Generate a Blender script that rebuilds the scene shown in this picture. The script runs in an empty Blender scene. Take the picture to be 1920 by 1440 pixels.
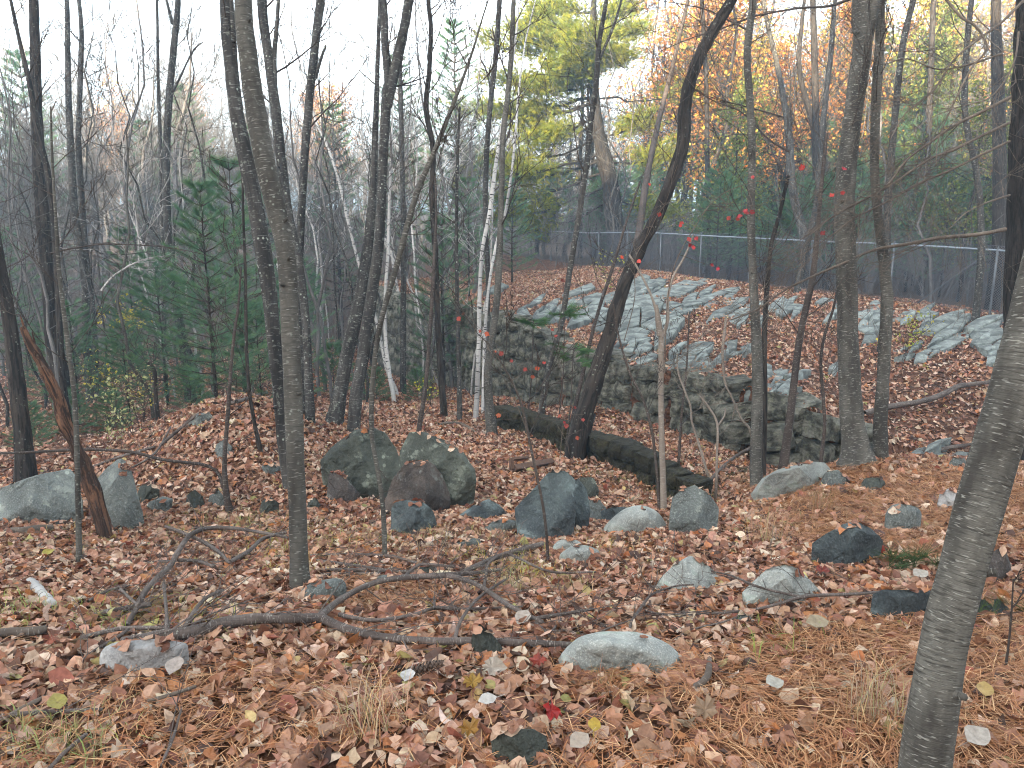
import bpy, bmesh, math, random
import numpy as np
from mathutils import Vector, Matrix, noise as mnoise

R = math.radians
scene = bpy.context.scene
C = scene.collection

# ------------------------------------------------------------------ camera, sky, sun, exposure
F = 1450.0; PITCH = R(11.9); EYE = 1.6
cam_d = bpy.data.cameras.new('camera'); cam = bpy.data.objects.new('camera', cam_d); C.objects.link(cam)
cam_d.sensor_width = 36; cam_d.lens = 36 * F / 1920; cam_d.clip_start = 0.05; cam_d.clip_end = 1500
cam.location = (0, 0, EYE); cam.rotation_euler = (math.pi / 2 - PITCH, 0, 0)
scene.camera = cam

SUN_EL, SUN_AZ = R(13), R(205)            # azimuth clockwise from +Y: the sun stands behind the camera, a little to its left
world = bpy.data.worlds.new('World'); scene.world = world; world.use_nodes = True
wn = world.node_tree.nodes; wl = world.node_tree.links; wn.clear()
sky = wn.new('ShaderNodeTexSky'); sky.sky_type = 'NISHITA'; sky.sun_disc = False
sky.sun_elevation = SUN_EL; sky.sun_rotation = SUN_AZ; sky.dust_density = 4.0; sky.air_density = 1.0; sky.ozone_density = 1.0
hsv = wn.new('ShaderNodeHueSaturation'); hsv.inputs['Saturation'].default_value = 0.22   # a thin white veil of cloud
bg = wn.new('ShaderNodeBackground'); bg.inputs['Strength'].default_value = 0.15
wo = wn.new('ShaderNodeOutputWorld')
wl.new(sky.outputs[0], hsv.inputs['Color']); wl.new(hsv.outputs[0], bg.inputs[0]); wl.new(bg.outputs[0], wo.inputs[0])
sd = bpy.data.lights.new('sun', 'SUN'); sd.energy = 5.0; sd.angle = R(0.5); sd.color = (1.0, 0.80, 0.52)
so = bpy.data.objects.new('sun', sd); C.objects.link(so)
sdir = Vector((math.sin(SUN_AZ) * math.cos(SUN_EL), math.cos(SUN_AZ) * math.cos(SUN_EL), math.sin(SUN_EL)))
so.rotation_euler = sdir.to_track_quat('Z', 'Y').to_euler()
scene.view_settings.view_transform = 'Standard'; scene.view_settings.look = 'None'
scene.view_settings.gamma = 1.0; scene.view_settings.use_curve_mapping = False
scene.view_settings.exposure = 2.92
scene.cycles.filter_width = 1.05
scene.cycles.max_bounces = 5; scene.cycles.diffuse_bounces = 3; scene.cycles.glossy_bounces = 2
scene.cycles.transmission_bounces = 2; scene.cycles.volume_bounces = 1; scene.cycles.transparent_max_bounces = 6

# ------------------------------------------------------------------ projection helpers
CP, SP = math.cos(PITCH), math.sin(PITCH)
def W(px, py, Z):
    u = (px - 960) / F; v = (py - 720) / F
    return Vector((Z * u, Z * (CP - v * SP), EYE - Z * (SP + v * CP)))
def proj(x, y, z):
    dz = z - EYE
    Z = y * CP - dz * SP; v = -(y * SP + dz * CP)
    Z = np.maximum(Z, 1e-3)
    return 960 + F * x / Z, 720 + F * v / Z, Z

# ------------------------------------------------------------------ value noise (numpy)
_rt = np.random.RandomState(7).rand(256, 256)
def vnoise(x, y):
    xi = np.floor(x).astype(int); yi = np.floor(y).astype(int)
    fx = x - xi; fy = y - yi; fx = fx * fx * (3 - 2 * fx); fy = fy * fy * (3 - 2 * fy)
    a = _rt[xi & 255, yi & 255]; b = _rt[(xi + 1) & 255, yi & 255]
    c = _rt[xi & 255, (yi + 1) & 255]; d = _rt[(xi + 1) & 255, (yi + 1) & 255]
    return (a * (1 - fx) + b * fx) * (1 - fy) + (c * (1 - fx) + d * fx) * fy
def sstep(t):
    t = np.clip(t, 0, 1); return t * t * (3 - 2 * t)

# ------------------------------------------------------------------ terrain: two fields (near bank + valley, far slope) with a rock step between
LOW = [(-700,1440,2.3),(0,1440,2.3),(500,1440,2.3),(960,1440,2.3),(1500,1440,2.3),(1920,1440,2.3),(2700,1440,2.3),
 (0,1200,3.2),(500,1200,3.2),(960,1200,3.2),(1400,1200,3.2),(1900,1180,3.2),(-700,1200,3.2),(2600,1150,3.3),
 (0,1060,5.0),(400,1050,5.0),(800,1045,5.1),(1150,1045,5.0),(1420,1040,4.7),(1700,1020,4.7),(1900,1010,4.7),(2500,1000,5),
 (0,985,6.4),(150,985,6.5),(400,945,7.2),(620,950,7.0),(850,960,6.8),(1050,985,6.3),(1250,965,6.6),(1450,935,6.6),(1750,925,6.3),(1900,930,6.0),
 (350,800,9.0),(430,752,9.6),(520,752,10.0),(565,790,10.2),(300,850,8.6),(700,860,9.4),(620,830,9.6),(900,865,9.2),(1000,880,9.0),
 (700,790,12.5),(850,790,12.6),(620,800,11.8),(930,812,12.2),(1050,850,10.6),(1180,900,9.0),(1290,940,7.8),
 (1450,892,7.4),(1600,868,7.6),(1660,862,7.9),(1800,868,7.6),(1920,870,7.6),(2500,880,7.6),
 (1330,960,8.6),(1600,910,9.2),(1700,875,10.0),(1900,870,10.0),
 (1190,832,11.2),(1300,850,10.6),(1100,790,12.6),(1400,880,10.0),(1440,895,10.5),(1550,880,10.4),
 (1130,766,13.9),(1300,826,12.0),(1000,765,16),(900,748,18),(780,725,22),(700,715,25),
 (50,905,9.5),(-500,930,9),(150,815,14),(0,830,13),(300,745,19),(450,730,20),(560,735,20),(640,715,22),(100,660,30),(-500,700,30),(300,640,32),(560,640,32),
 (200,570,46),(550,560,46),(-600,560,50),(200,470,75),(600,470,75),(-600,440,80),(200,385,125),(700,395,125),(-600,350,130),(1000,400,130),
 (900,700,26),(1000,640,34)]
UP = [(1130,668,14.1),(1030,628,16.2),(960,592,18.3),(1300,706,12.3),(1440,745,11.1),(1570,798,10.9),(1650,840,10.9),(1760,862,11.0),(1900,862,11.0),(2500,880,11),
 (1600,700,14.2),(1740,690,14.3),(1500,650,14.8),(1360,620,16.2),(1870,690,14.0),(1790,640,16.2),(1650,600,17.6),
 (1900,596,17.8),(1700,572,20.0),(1500,548,22.9),(1300,521,27.6),(1200,508,31),(1100,500,35.5),(950,487,45),(800,470,58),
 (1200,600,19),(1150,545,23),(1060,600,19.5),(1000,520,32),(1330,560,21),(2400,640,18),
 (860,560,24),(880,570,21.5),(770,548,27),(700,520,36),
 (1500,540,30),(1900,590,24),(1700,565,26),(1300,520,38),(1200,500,46),(2500,600,26),(1000,466,70),(1500,480,62),(1900,480,60),(2200,478,70),(700,440,80),
 (1200,405,130),(2000,395,130),(600,400,130),(200,390,130),(-600,350,130),(400,430,90)]
class Field:
    def __init__(s, pts):
        P = [W(*p) for p in pts]
        xs = np.array([p.x for p in P]); ys = np.array([p.y for p in P]); z = np.array([p.z for p in P])
        s.u, s.v = s.uv(xs, ys); n = len(z)
        K = s.k((s.u[:, None] - s.u[None]) ** 2 + (s.v[:, None] - s.v[None]) ** 2) + np.eye(n) * 2e-3
        Pm = np.stack([np.ones(n), s.u, s.v], 1)
        A = np.zeros((n + 3, n + 3)); A[:n, :n] = K; A[:n, n:] = Pm; A[n:, :n] = Pm.T
        s.w = np.linalg.solve(A, np.concatenate([z, np.zeros(3)]))
    @staticmethod
    def k(d2):
        return 0.5 * d2 * np.log(d2 + 1e-12)
    @staticmethod
    def uv(x, y):
        a = np.clip(np.arctan2(x, np.maximum(y, 0.3)), -1.0, 1.0); r = np.clip(np.hypot(x, y), 2.0, 140)
        return a * 2.2, np.log(r)
    def __call__(s, x, y):
        u, v = s.uv(x, y); out = np.zeros(len(u))
        for i in range(0, len(u), 20000):
            d2 = (u[i:i + 20000, None] - s.u[None]) ** 2 + (v[i:i + 20000, None] - s.v[None]) ** 2
            out[i:i + 20000] = s.k(d2) @ s.w[:-3]
        return out + s.w[-3] + s.w[-2] * u + s.w[-1] * v
low_f, up_f = Field(LOW), Field(UP)
_rw = [(300,130),(450,100),(560,60),(640,42),(700,30),(770,25),(860,20.6),(960,18.2),(1030,16.2),(1130,14.1),(1300,12.2),(1440,11.0),(1570,10.8),(1700,10.9),(1900,11),(2500,11.5)]
_ra = np.array([math.atan2(W(p, 700, z).x, W(p, 700, z).y) for p, z in _rw]); _rr = np.array([math.hypot(W(p, 700, z).x, W(p, 700, z).y) for p, z in _rw])
def wall_r(a):
    return np.interp(a, _ra, _rr) + 0.12 * np.sin(a * 60) + 0.07 * np.sin(a * 143 + 1)
def height(x, y, fine=True):
    x = np.atleast_1d(np.asarray(x, float)); y = np.atleast_1d(np.asarray(y, float))
    r = np.hypot(x, y); a = np.arctan2(x, y)
    rw = wall_r(a)
    w = 0.10 + np.clip(rw - 22, 0, 100) * 0.12
    t = sstep((r - rw) / w)
    z = low_f(x, y) * (1 - t) + up_f(x, y) * t
    # close to the camera and behind it: level ground, then an added unseen hill shaped to block the low sun
    k = sstep((2.6 - r) / 1.0) ; z = z * (1 - k)
    back = sstep((0.5 - y) / 3.0); z = z * (1 - back)
    z = z + 27 * sstep((-y - 9 - 0.0 * x) / 44.0)
    if fine:
        m = np.clip(r / 8, 0.25, 1)
        z = z + m * (0.16 * (vnoise(x * 0.55 + 9, y * 0.55) - 0.5) + 0.07 * (vnoise(x * 1.7, y * 1.7 + 5) - 0.5) + 0.03 * (vnoise(x * 5.1, y * 5.1) - 0.5))
        z = z + np.clip((r - 20) / 60, 0, 1) * 1.6 * (vnoise(x * 0.09, y * 0.09) - 0.5)
    return z
def hz(x, y): return float(height(x, y)[0])
_ts = np.geomspace(1.2, 160, 420)
def hit(px, py, zmin=0.0):
    u = (px - 960) / F; v = (py - 720) / F
    Z = _ts; X = Z * u; Y = Z * (CP - v * SP); zz = EYE - Z * (SP + v * CP)
    d = zz - height(X, Y); i = np.where((d < 0) & (Z > zmin))[0]
    if len(i) == 0 or i[0] == 0: return W(px, py, 60 if len(i) == 0 else zmin + 2)
    i = i[0]; f = d[i - 1] / (d[i - 1] - d[i]) if d[i - 1] > 0 else 0
    return W(px, py, Z[i - 1] + f * (Z[i] - Z[i - 1]))
def depth(p): return p.y * CP - (p.z - EYE) * SP

# ------------------------------------------------------------------ materials
class NT:
    def __init__(s, name):
        s.m = bpy.data.materials.new(name); s.m.use_nodes = True; s.t = s.m.node_tree; s.t.nodes.clear()
        s.o = s.n('ShaderNodeOutputMaterial'); s.p = s.n('ShaderNodeBsdfPrincipled'); s.l(s.p.outputs[0], s.o.inputs[0])
    def n(s, t, **kw):
        x = s.t.nodes.new(t)
        for k, v in kw.items():
            if k in x.inputs: x.inputs[k].default_value = v
            else: setattr(x, k, v)
        return x
    def l(s, a, b): s.t.links.new(a, b)
    def map(s, src, scale):
        x = s.n('ShaderNodeMapping'); x.inputs['Scale'].default_value = scale; s.l(src, x.inputs[0]); return x.outputs[0]
    def noise(s, src, sc, det=4, rough=0.6, dist=0.0):
        x = s.n('ShaderNodeTexNoise', Scale=sc, Detail=det, Roughness=rough, Distortion=dist); s.l(src, x.inputs['Vector']); return x.outputs[0]
    def ramp(s, src, stops, interp='LINEAR'):
        x = s.n('ShaderNodeValToRGB'); cr = x.color_ramp; cr.interpolation = interp
        while len(cr.elements) < len(stops): cr.elements.new(0.5)
        for e, (p, c) in zip(cr.elements, stops):
            e.position = p; e.color = (c, c, c, 1) if isinstance(c, (int, float)) else (*c, 1)
        s.l(src, x.inputs[0]); return x.outputs[0]
    def mix(s, f, a, b, mode='MIX'):
        x = s.n('ShaderNodeMix', data_type='RGBA', blend_type=mode)
        for i, v in ((0, f), (6, a), (7, b)):
            if hasattr(v, 'links'): s.l(v, x.inputs[i])
            elif i == 0: x.inputs[0].default_value = v
            else: x.inputs[i].default_value = (*v, 1)
        return x.outputs[2]
    def math(s, op, a, b=None):
        x = s.n('ShaderNodeMath', operation=op)
        for i, v in ((0, a), (1, b)):
            if v is None: continue
            if hasattr(v, 'links'): s.l(v, x.inputs[i])
            else: x.inputs[i].default_value = v
        return x.outputs[0]
    def bump(s, h, dist, strength=1.0, prev=None):
        x = s.n('ShaderNodeBump', Strength=strength, Distance=dist); s.l(h, x.inputs['Height'])
        if prev is not None: s.l(prev, x.inputs['Normal'])
        return x.outputs[0]
    def attr(s, name): return s.n('ShaderNodeAttribute', attribute_name=name)
    def coord(s, k='Object'): return s.n('ShaderNodeTexCoord').outputs[k]
    def pos(s): return s.n('ShaderNodeNewGeometry').outputs['Position']

def bark(name, base, dark, pale, lent=0.0, furrow=0.0, lichen=0.0, ring=0.3, lich_col=(0.24, 0.26, 0.22), bd=0.004, sc=1.0):
    t = NT(name); a = t.attr('bk').outputs['Vector']
    big = t.noise(t.map(a, (7 * sc, 7 * sc, 2.2 * sc)), 1.0, 4)
    col = t.mix(t.ramp(big, [(0.36, 0.0), (0.62, 1.0)]), dark, base)
    fine = t.noise(t.map(a, (60 * sc, 60 * sc, 60 * sc)), 1.0, 3)
    col = t.mix(t.ramp(fine, [(0.35, 0.25), (0.7, 0.0)]), col, dark)
    hgt = t.math('MULTIPLY', fine, 0.35)
    rings = t.noise(t.map(a, (12 * sc, 12 * sc, 110 * sc)), 1.0, 3)          # fine wrinkles running round the stem
    col = t.mix(t.math('MULTIPLY', t.ramp(rings, [(0.36, 1.0), (0.5, 0.0)]), ring), col, dark)
    hgt = t.math('ADD', hgt, t.math('MULTIPLY', rings, ring * 1.6))
    if lent:
        ln = t.noise(t.map(a, (22 * sc, 22 * sc, 130 * sc)), 1.0, 1.5)
        col = t.mix(t.math('MULTIPLY', t.ramp(ln, [(0.60, 0.0), (0.68, 1.0)]), lent), col, pale)
        hgt = t.math('ADD', hgt, t.math('MULTIPLY', t.ramp(ln, [(0.6, 0.0), (0.68, 1.0)]), 0.5))
    if furrow:
        fu = t.noise(t.map(a, (38 * sc, 38 * sc, 5 * sc)), 1.0, 4, 0.65, 0.6)
        col = t.mix(t.math('MULTIPLY', t.ramp(fu, [(0.42, 1.0), (0.55, 0.0)]), furrow), col, tuple(c * 0.4 for c in dark))
        hgt = t.math('ADD', hgt, t.math('MULTIPLY', fu, furrow * 3))
    if lichen:
        li = t.noise(t.map(a, (24 * sc, 24 * sc, 20 * sc)), 1.0, 5, 0.68)
        m = t.ramp(li, [(0.66 - 0.08 * lichen, 0.0), (0.76 - 0.08 * lichen, 1.0)])
        col = t.mix(t.math('MULTIPLY', m, 0.5), col, lich_col)
        vo = t.n('ShaderNodeTexVoronoi', Scale=1.0); t.l(t.map(a, (26 * sc, 26 * sc, 26 * sc)), vo.inputs['Vector'])
        sp = t.ramp(vo.outputs['Distance'], [(0.12, 1.0), (0.22, 0.0)])
        col = t.mix(t.math('MULTIPLY', t.math('MULTIPLY', sp, t.ramp(t.noise(t.map(a, (7, 7, 4)), 1.0, 2), [(0.45, 0.0), (0.55, 1.0)])), min(0.8, lichen)), col, tuple(min(1, c * 1.35) for c in lich_col))
    t.l(col, t.p.inputs['Base Color']); t.p.inputs['Roughness'].default_value = 0.85
    t.p.inputs['Specular IOR Level'].default_value = 0.25
    t.l(t.bump(hgt, bd), t.p.inputs['Normal'])
    return t.m
M = {}
M['smooth'] = bark('smooth_grey_bark', (0.100, 0.094, 0.080), (0.034, 0.031, 0.027), (0.28, 0.27, 0.24), 0.6, 0, 0.4, 0.6)
M['front'] = bark('striped_grey_bark', (0.135, 0.127, 0.108), (0.040, 0.036, 0.031), (0.27, 0.26, 0.225), 0.75, 0, 0.0, 0.9, bd=0.003, sc=1.4)
M['lichen'] = bark('lichened_grey_bark', (0.066, 0.061, 0.055), (0.022, 0.020, 0.019), (0.28, 0.28, 0.26), 0.5, 0.5, 1.0, 0.4, sc=0.6)
M['rough'] = bark('dark_furrowed_bark', (0.052, 0.043, 0.036), (0.019, 0.015, 0.013), (0.2, 0.2, 0.18), 0.0, 0.9, 0.35, 0.1, bd=0.014, sc=0.6)
M['pine_bark'] = bark('dark_pine_bark', (0.040, 0.034, 0.030), (0.018, 0.015, 0.013), (0.2, 0.2, 0.18), 0.0, 1.0, 0.0, 0.2, bd=0.014)
M['birch'] = bark('white_birch_bark', (0.47, 0.46, 0.44), (0.26, 0.25, 0.24), (0.025, 0.022, 0.020), 1.0, 0, 0.0, 0.25, sc=0.28)
M['pale'] = bark('pale_tan_bark', (0.24, 0.20, 0.165), (0.13, 0.105, 0.085), (0.36, 0.33, 0.29), 0.5, 0, 0.1, 0.4)
M['rot'] = bark('rotten_red_brown_wood', (0.17, 0.082, 0.045), (0.055, 0.032, 0.024), (0.3, 0.2, 0.1), 0.0, 1.0, 0.1, 0.1, bd=0.012)
M['twig'] = bark('dark_twig_bark', (0.065, 0.050, 0.042), (0.030, 0.023, 0.020), (0.22, 0.2, 0.18), 0.5, 0, 0.2, 0.2, bd=0.002)
M['limb'] = bark('fallen_limb_bark', (0.150, 0.120, 0.105), (0.055, 0.043, 0.038), (0.34, 0.31, 0.28), 0.6, 0.25, 0.5, 0.5, bd=0.003, sc=1.6)
M['dead'] = bark('dry_dead_branch_bark', (0.16, 0.125, 0.095), (0.07, 0.055, 0.045), (0.3, 0.28, 0.25), 0.4, 0.2, 0.0, 0.2, bd=0.002)
M['far'] = bark('distant_grey_bark', (0.165, 0.155, 0.150), (0.085, 0.080, 0.078), (0.26, 0.25, 0.23), 0.0, 0.3, 0.5, 0.0)

def attr_mat(name, rough=0.6, trans=0.25, vary=0.25, spec=0.3):
    t = NT(name); c = t.attr('Col').outputs['Color']
    nz = t.noise(t.pos(), 55, 3)
    c2 = t.mix(t.math('MULTIPLY', t.ramp(nz, [(0.35, 1.0), (0.65, 0.0)]), vary), c, t.mix(1.0, c, (0.35, 0.3, 0.28), 'MULTIPLY'))
    t.l(c2, t.p.inputs['Base Color']); t.p.inputs['Roughness'].default_value = rough
    t.p.inputs['Specular IOR Level'].default_value = spec
    if trans:
        tr = t.n('ShaderNodeBsdfTranslucent'); t.l(c2, tr.inputs[0])
        mx = t.n('ShaderNodeMixShader'); mx.inputs[0].default_value = trans
        t.l(t.p.outputs[0], mx.inputs[1]); t.l(tr.outputs[0], mx.inputs[2]); t.l(mx.outputs[0], t.o.inputs[0])
    return t.m
M['leaf'] = attr_mat('dry_leaf', 0.55, 0.12, 0.45)
M['needle'] = attr_mat('pine_needle', 0.6, 0.45, 0.1)
M['fresh'] = attr_mat('hanging_leaf', 0.5, 0.35, 0.2)
M['needle_litter'] = attr_mat('fallen_pine_needle', 0.6, 0.0, 0.1)
M['straw'] = attr_mat('dry_grass_blade', 0.6, 0.2, 0.1)

def rock_mat(name, base, dark, pale, speck=0.4, lichen=0.4, lcol=(0.30, 0.33, 0.28), bd=0.02, sc=1.0):
    t = NT(name); a = t.coord('Object')
    n1 = t.noise(a, 2.2 * sc, 5, 0.6); n2 = t.noise(a, 14 * sc, 5, 0.7); n3 = t.noise(a, 90 * sc, 3, 0.7)
    col = t.mix(t.ramp(n1, [(0.42, 0.0), (0.58, 1.0)]), dark, base)
    col = t.mix(t.ramp(n2, [(0.35, 0.5), (0.6, 0.0)]), col, dark)
    col = t.mix(t.math('MULTIPLY', t.ramp(n3, [(0.5, 0.0), (0.7, 1.0)]), speck), col, pale)
    n4 = t.noise(a, 5.5 * sc, 6, 0.72)
    col = t.mix(t.math('MULTIPLY', t.ramp(n4, [(0.55, 0.0), (0.62, 1.0)]), lichen), col, lcol)
    vo = t.n('ShaderNodeTexVoronoi', Scale=9.0 * sc); t.l(a, vo.inputs['Vector'])
    rnd = t.noise(a, 3 * sc, 1)
    sp = t.math('MULTIPLY', t.ramp(vo.outputs['Distance'], [(0.14, 1.0), (0.19, 0.0)]), t.ramp(rnd, [(0.5, 0.0), (0.52, 1.0)]))
    col = t.mix(t.math('MULTIPLY', sp, lichen), col, tuple(min(1, c * 1.4) for c in lcol))
    oi = t.n('ShaderNodeObjectInfo'); vv = t.n('ShaderNodeHueSaturation'); t.l(col, vv.inputs['Color']); t.l(t.math('ADD', t.math('MULTIPLY', oi.outputs['Random'], 0.5), 0.9), vv.inputs['Value'])
    t.l(vv.outputs[0], t.p.inputs['Base Color']); t.p.inputs['Roughness'].default_value = 0.8; t.p.inputs['Specular IOR Level'].default_value = 0.3
    mu = t.n('ShaderNodeTexNoise', Scale=4.0 * sc, Detail=8, Roughness=0.62, Distortion=0.4); t.l(a, mu.inputs['Vector'])
    vc = t.n('ShaderNodeTexVoronoi', Scale=5.0 * sc, feature='F1'); dn = t.n('ShaderNodeMix', data_type='VECTOR'); dn.inputs[0].default_value = 0.25
    nn = t.n('ShaderNodeTexNoise', Scale=6.0 * sc, Detail=4); t.l(a, nn.inputs['Vector']); t.l(a, dn.inputs[4]); t.l(nn.outputs['Color'], dn.inputs[5]); t.l(dn.outputs[1], vc.inputs['Vector'])
    b0 = t.bump(vc.outputs['Distance'], bd * 3.5, 0.8)
    b1 = t.bump(mu.outputs[0], bd * 5, 1.0, b0); b2 = t.bump(n3, bd * 0.15, 1.0, b1); t.l(b2, t.p.inputs['Normal'])
    return t.m
M['rock_dark'] = rock_mat('dark_green_grey_stone', (0.074, 0.082, 0.066), (0.030, 0.034, 0.028), (0.15, 0.16, 0.14), 0.25, 0.55, (0.19, 0.21, 0.17))
M['rock_blue'] = rock_mat('blue_black_stone', (0.090, 0.113, 0.110), (0.030, 0.037, 0.040), (0.20, 0.23, 0.23), 0.2, 0.3, (0.22, 0.27, 0.27))
M['rock_grey'] = rock_mat('weathered_grey_stone', (0.150, 0.166, 0.154), (0.070, 0.078, 0.074), (0.27, 0.29, 0.27), 0.5, 0.4)
M['rock_light'] = rock_mat('pale_speckled_granite', (0.26, 0.275, 0.25), (0.15, 0.16, 0.15), (0.42, 0.42, 0.38), 0.6, 0.3, (0.14, 0.20, 0.15), 0.008, 1.5)
M['rock_white'] = rock_mat('whitish_smooth_stone', (0.33, 0.33, 0.32), (0.20, 0.195, 0.19), (0.48, 0.48, 0.46), 0.2, 0.1, (0.3, 0.3, 0.3), 0.01, 1.5)
M['rock_brown'] = rock_mat('brown_weathered_stone', (0.098, 0.076, 0.062), (0.036, 0.031, 0.029), (0.22, 0.2, 0.18), 0.3, 0.5, (0.16, 0.175, 0.16))
M['wall_stone'] = rock_mat('rough_wall_stone', (0.19, 0.185, 0.150), (0.036, 0.036, 0.028), (0.28, 0.28, 0.23), 0.35, 0.5, (0.165, 0.17, 0.11), 0.03)
M['ledge'] = rock_mat('blue_grey_ledge_stone', (0.185, 0.208, 0.195), (0.062, 0.070, 0.068), (0.32, 0.345, 0.325), 0.35, 0.35, (0.27, 0.32, 0.28), 0.02)
M['moss_wall'] = rock_mat('mossy_old_masonry', (0.040, 0.035, 0.020), (0.013, 0.012, 0.008), (0.12, 0.11, 0.07), 0.3, 0.5, (0.055, 0.062, 0.018), 0.03)

def simple(name, col, rough=0.6, metal=0.0, bd=0.0):
    t = NT(name); a = t.coord('Object'); n = t.noise(a, 20, 3)
    t.l(t.mix(t.ramp(n, [(0.3, 0.0), (0.7, 1.0)]), tuple(c * 0.72 for c in col), col), t.p.inputs['Base Color'])
    t.p.inputs['Roughness'].default_value = rough; t.p.inputs['Metallic'].default_value = metal
    if bd: t.l(t.bump(n, bd), t.p.inputs['Normal'])
    return t.m
M['rail'] = simple('galvanised_rail', (0.21, 0.25, 0.29), 0.5, 0.2)
M['steel'] = simple('galvanised_steel', (0.095, 0.107, 0.12), 0.5, 0.35)
M['wire'] = simple('galvanised_wire', (0.085, 0.095, 0.12), 0.6, 0.1)
M['cone'] = simple('pine_cone_scale', (0.075, 0.045, 0.030), 0.7)
M['wood'] = simple('old_fallen_wood', (0.11, 0.062, 0.042), 0.9, 0, 0.01)

# ground
t = NT('forest_floor_litter'); p = t.pos()
n1 = t.noise(p, 1.1, 4); n2 = t.noise(p, 13, 6, 0.75); n3 = t.noise(p, 45, 5, 0.8)
vo = t.n('ShaderNodeTexVoronoi', Scale=17.0, Randomness=1.0); t.l(p, vo.inputs['Vector'])
leafc = t.ramp(vo.outputs['Color'], [(0.2, (0.06, 0.030, 0.020)), (0.45, (0.15, 0.068, 0.042)), (0.7, (0.21, 0.105, 0.068)), (0.9, (0.31, 0.19, 0.13))])
soil = t.ramp(n3, [(0.3, (0.022, 0.013, 0.009)), (0.55, (0.075, 0.036, 0.022)), (0.75, (0.14, 0.07, 0.04))])
mask = t.attr('Mask').outputs['Color']
sep = t.n('ShaderNodeSeparateColor'); t.l(mask, sep.inputs[0])
near = t.mix(t.ramp(n2, [(0.3, 1.0), (0.55, 0.35)]), leafc, soil)
needl = t.ramp(t.noise(t.map(p, (60, 25, 40)), 1.0, 5, 0.75), [(0.3, (0.05, 0.022, 0.010)), (0.55, (0.19, 0.080, 0.034)), (0.75, (0.30, 0.145, 0.065))])
c = t.mix(sep.outputs[0], near, needl)
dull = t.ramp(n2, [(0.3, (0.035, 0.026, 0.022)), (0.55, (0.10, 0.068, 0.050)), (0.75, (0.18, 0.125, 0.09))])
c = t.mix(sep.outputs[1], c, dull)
moss = t.ramp(n3, [(0.35, (0.018, 0.020, 0.008)), (0.7, (0.075, 0.080, 0.030))])  # moss tone, also meant as painted shade behind the wall stones
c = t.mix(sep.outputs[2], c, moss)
t.l(c, t.p.inputs['Base Color']); t.p.inputs['Roughness'].default_value = 0.9; t.p.inputs['Specular IOR Level'].default_value = 0.15
t.l(t.bump(n3, 0.02, 1.0, t.bump(vo.outputs['Distance'], 0.05)), t.p.inputs['Normal'])
M['ground'] = t.m

# ------------------------------------------------------------------ object helpers
def tag(o, label=None, cat=None, group=None, kind=None):
    for k, v in (('label', label), ('category', cat), ('group', group), ('kind', kind)):
        if v: o[k] = v
    return o
def link(o, parent=None):
    C.objects.link(o)
    if parent is not None: o.parent = parent
    return o
def empty(name, loc):
    o = bpy.data.objects.new(name, None); o.location = loc; o.empty_display_size = 0.1; return link(o)
def copy_tree(o, parent=None):
    c = o.copy(); link(c)
    if parent is not None: c.parent = parent
    for ch in o.children: copy_tree(ch, c)
    return c

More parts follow.
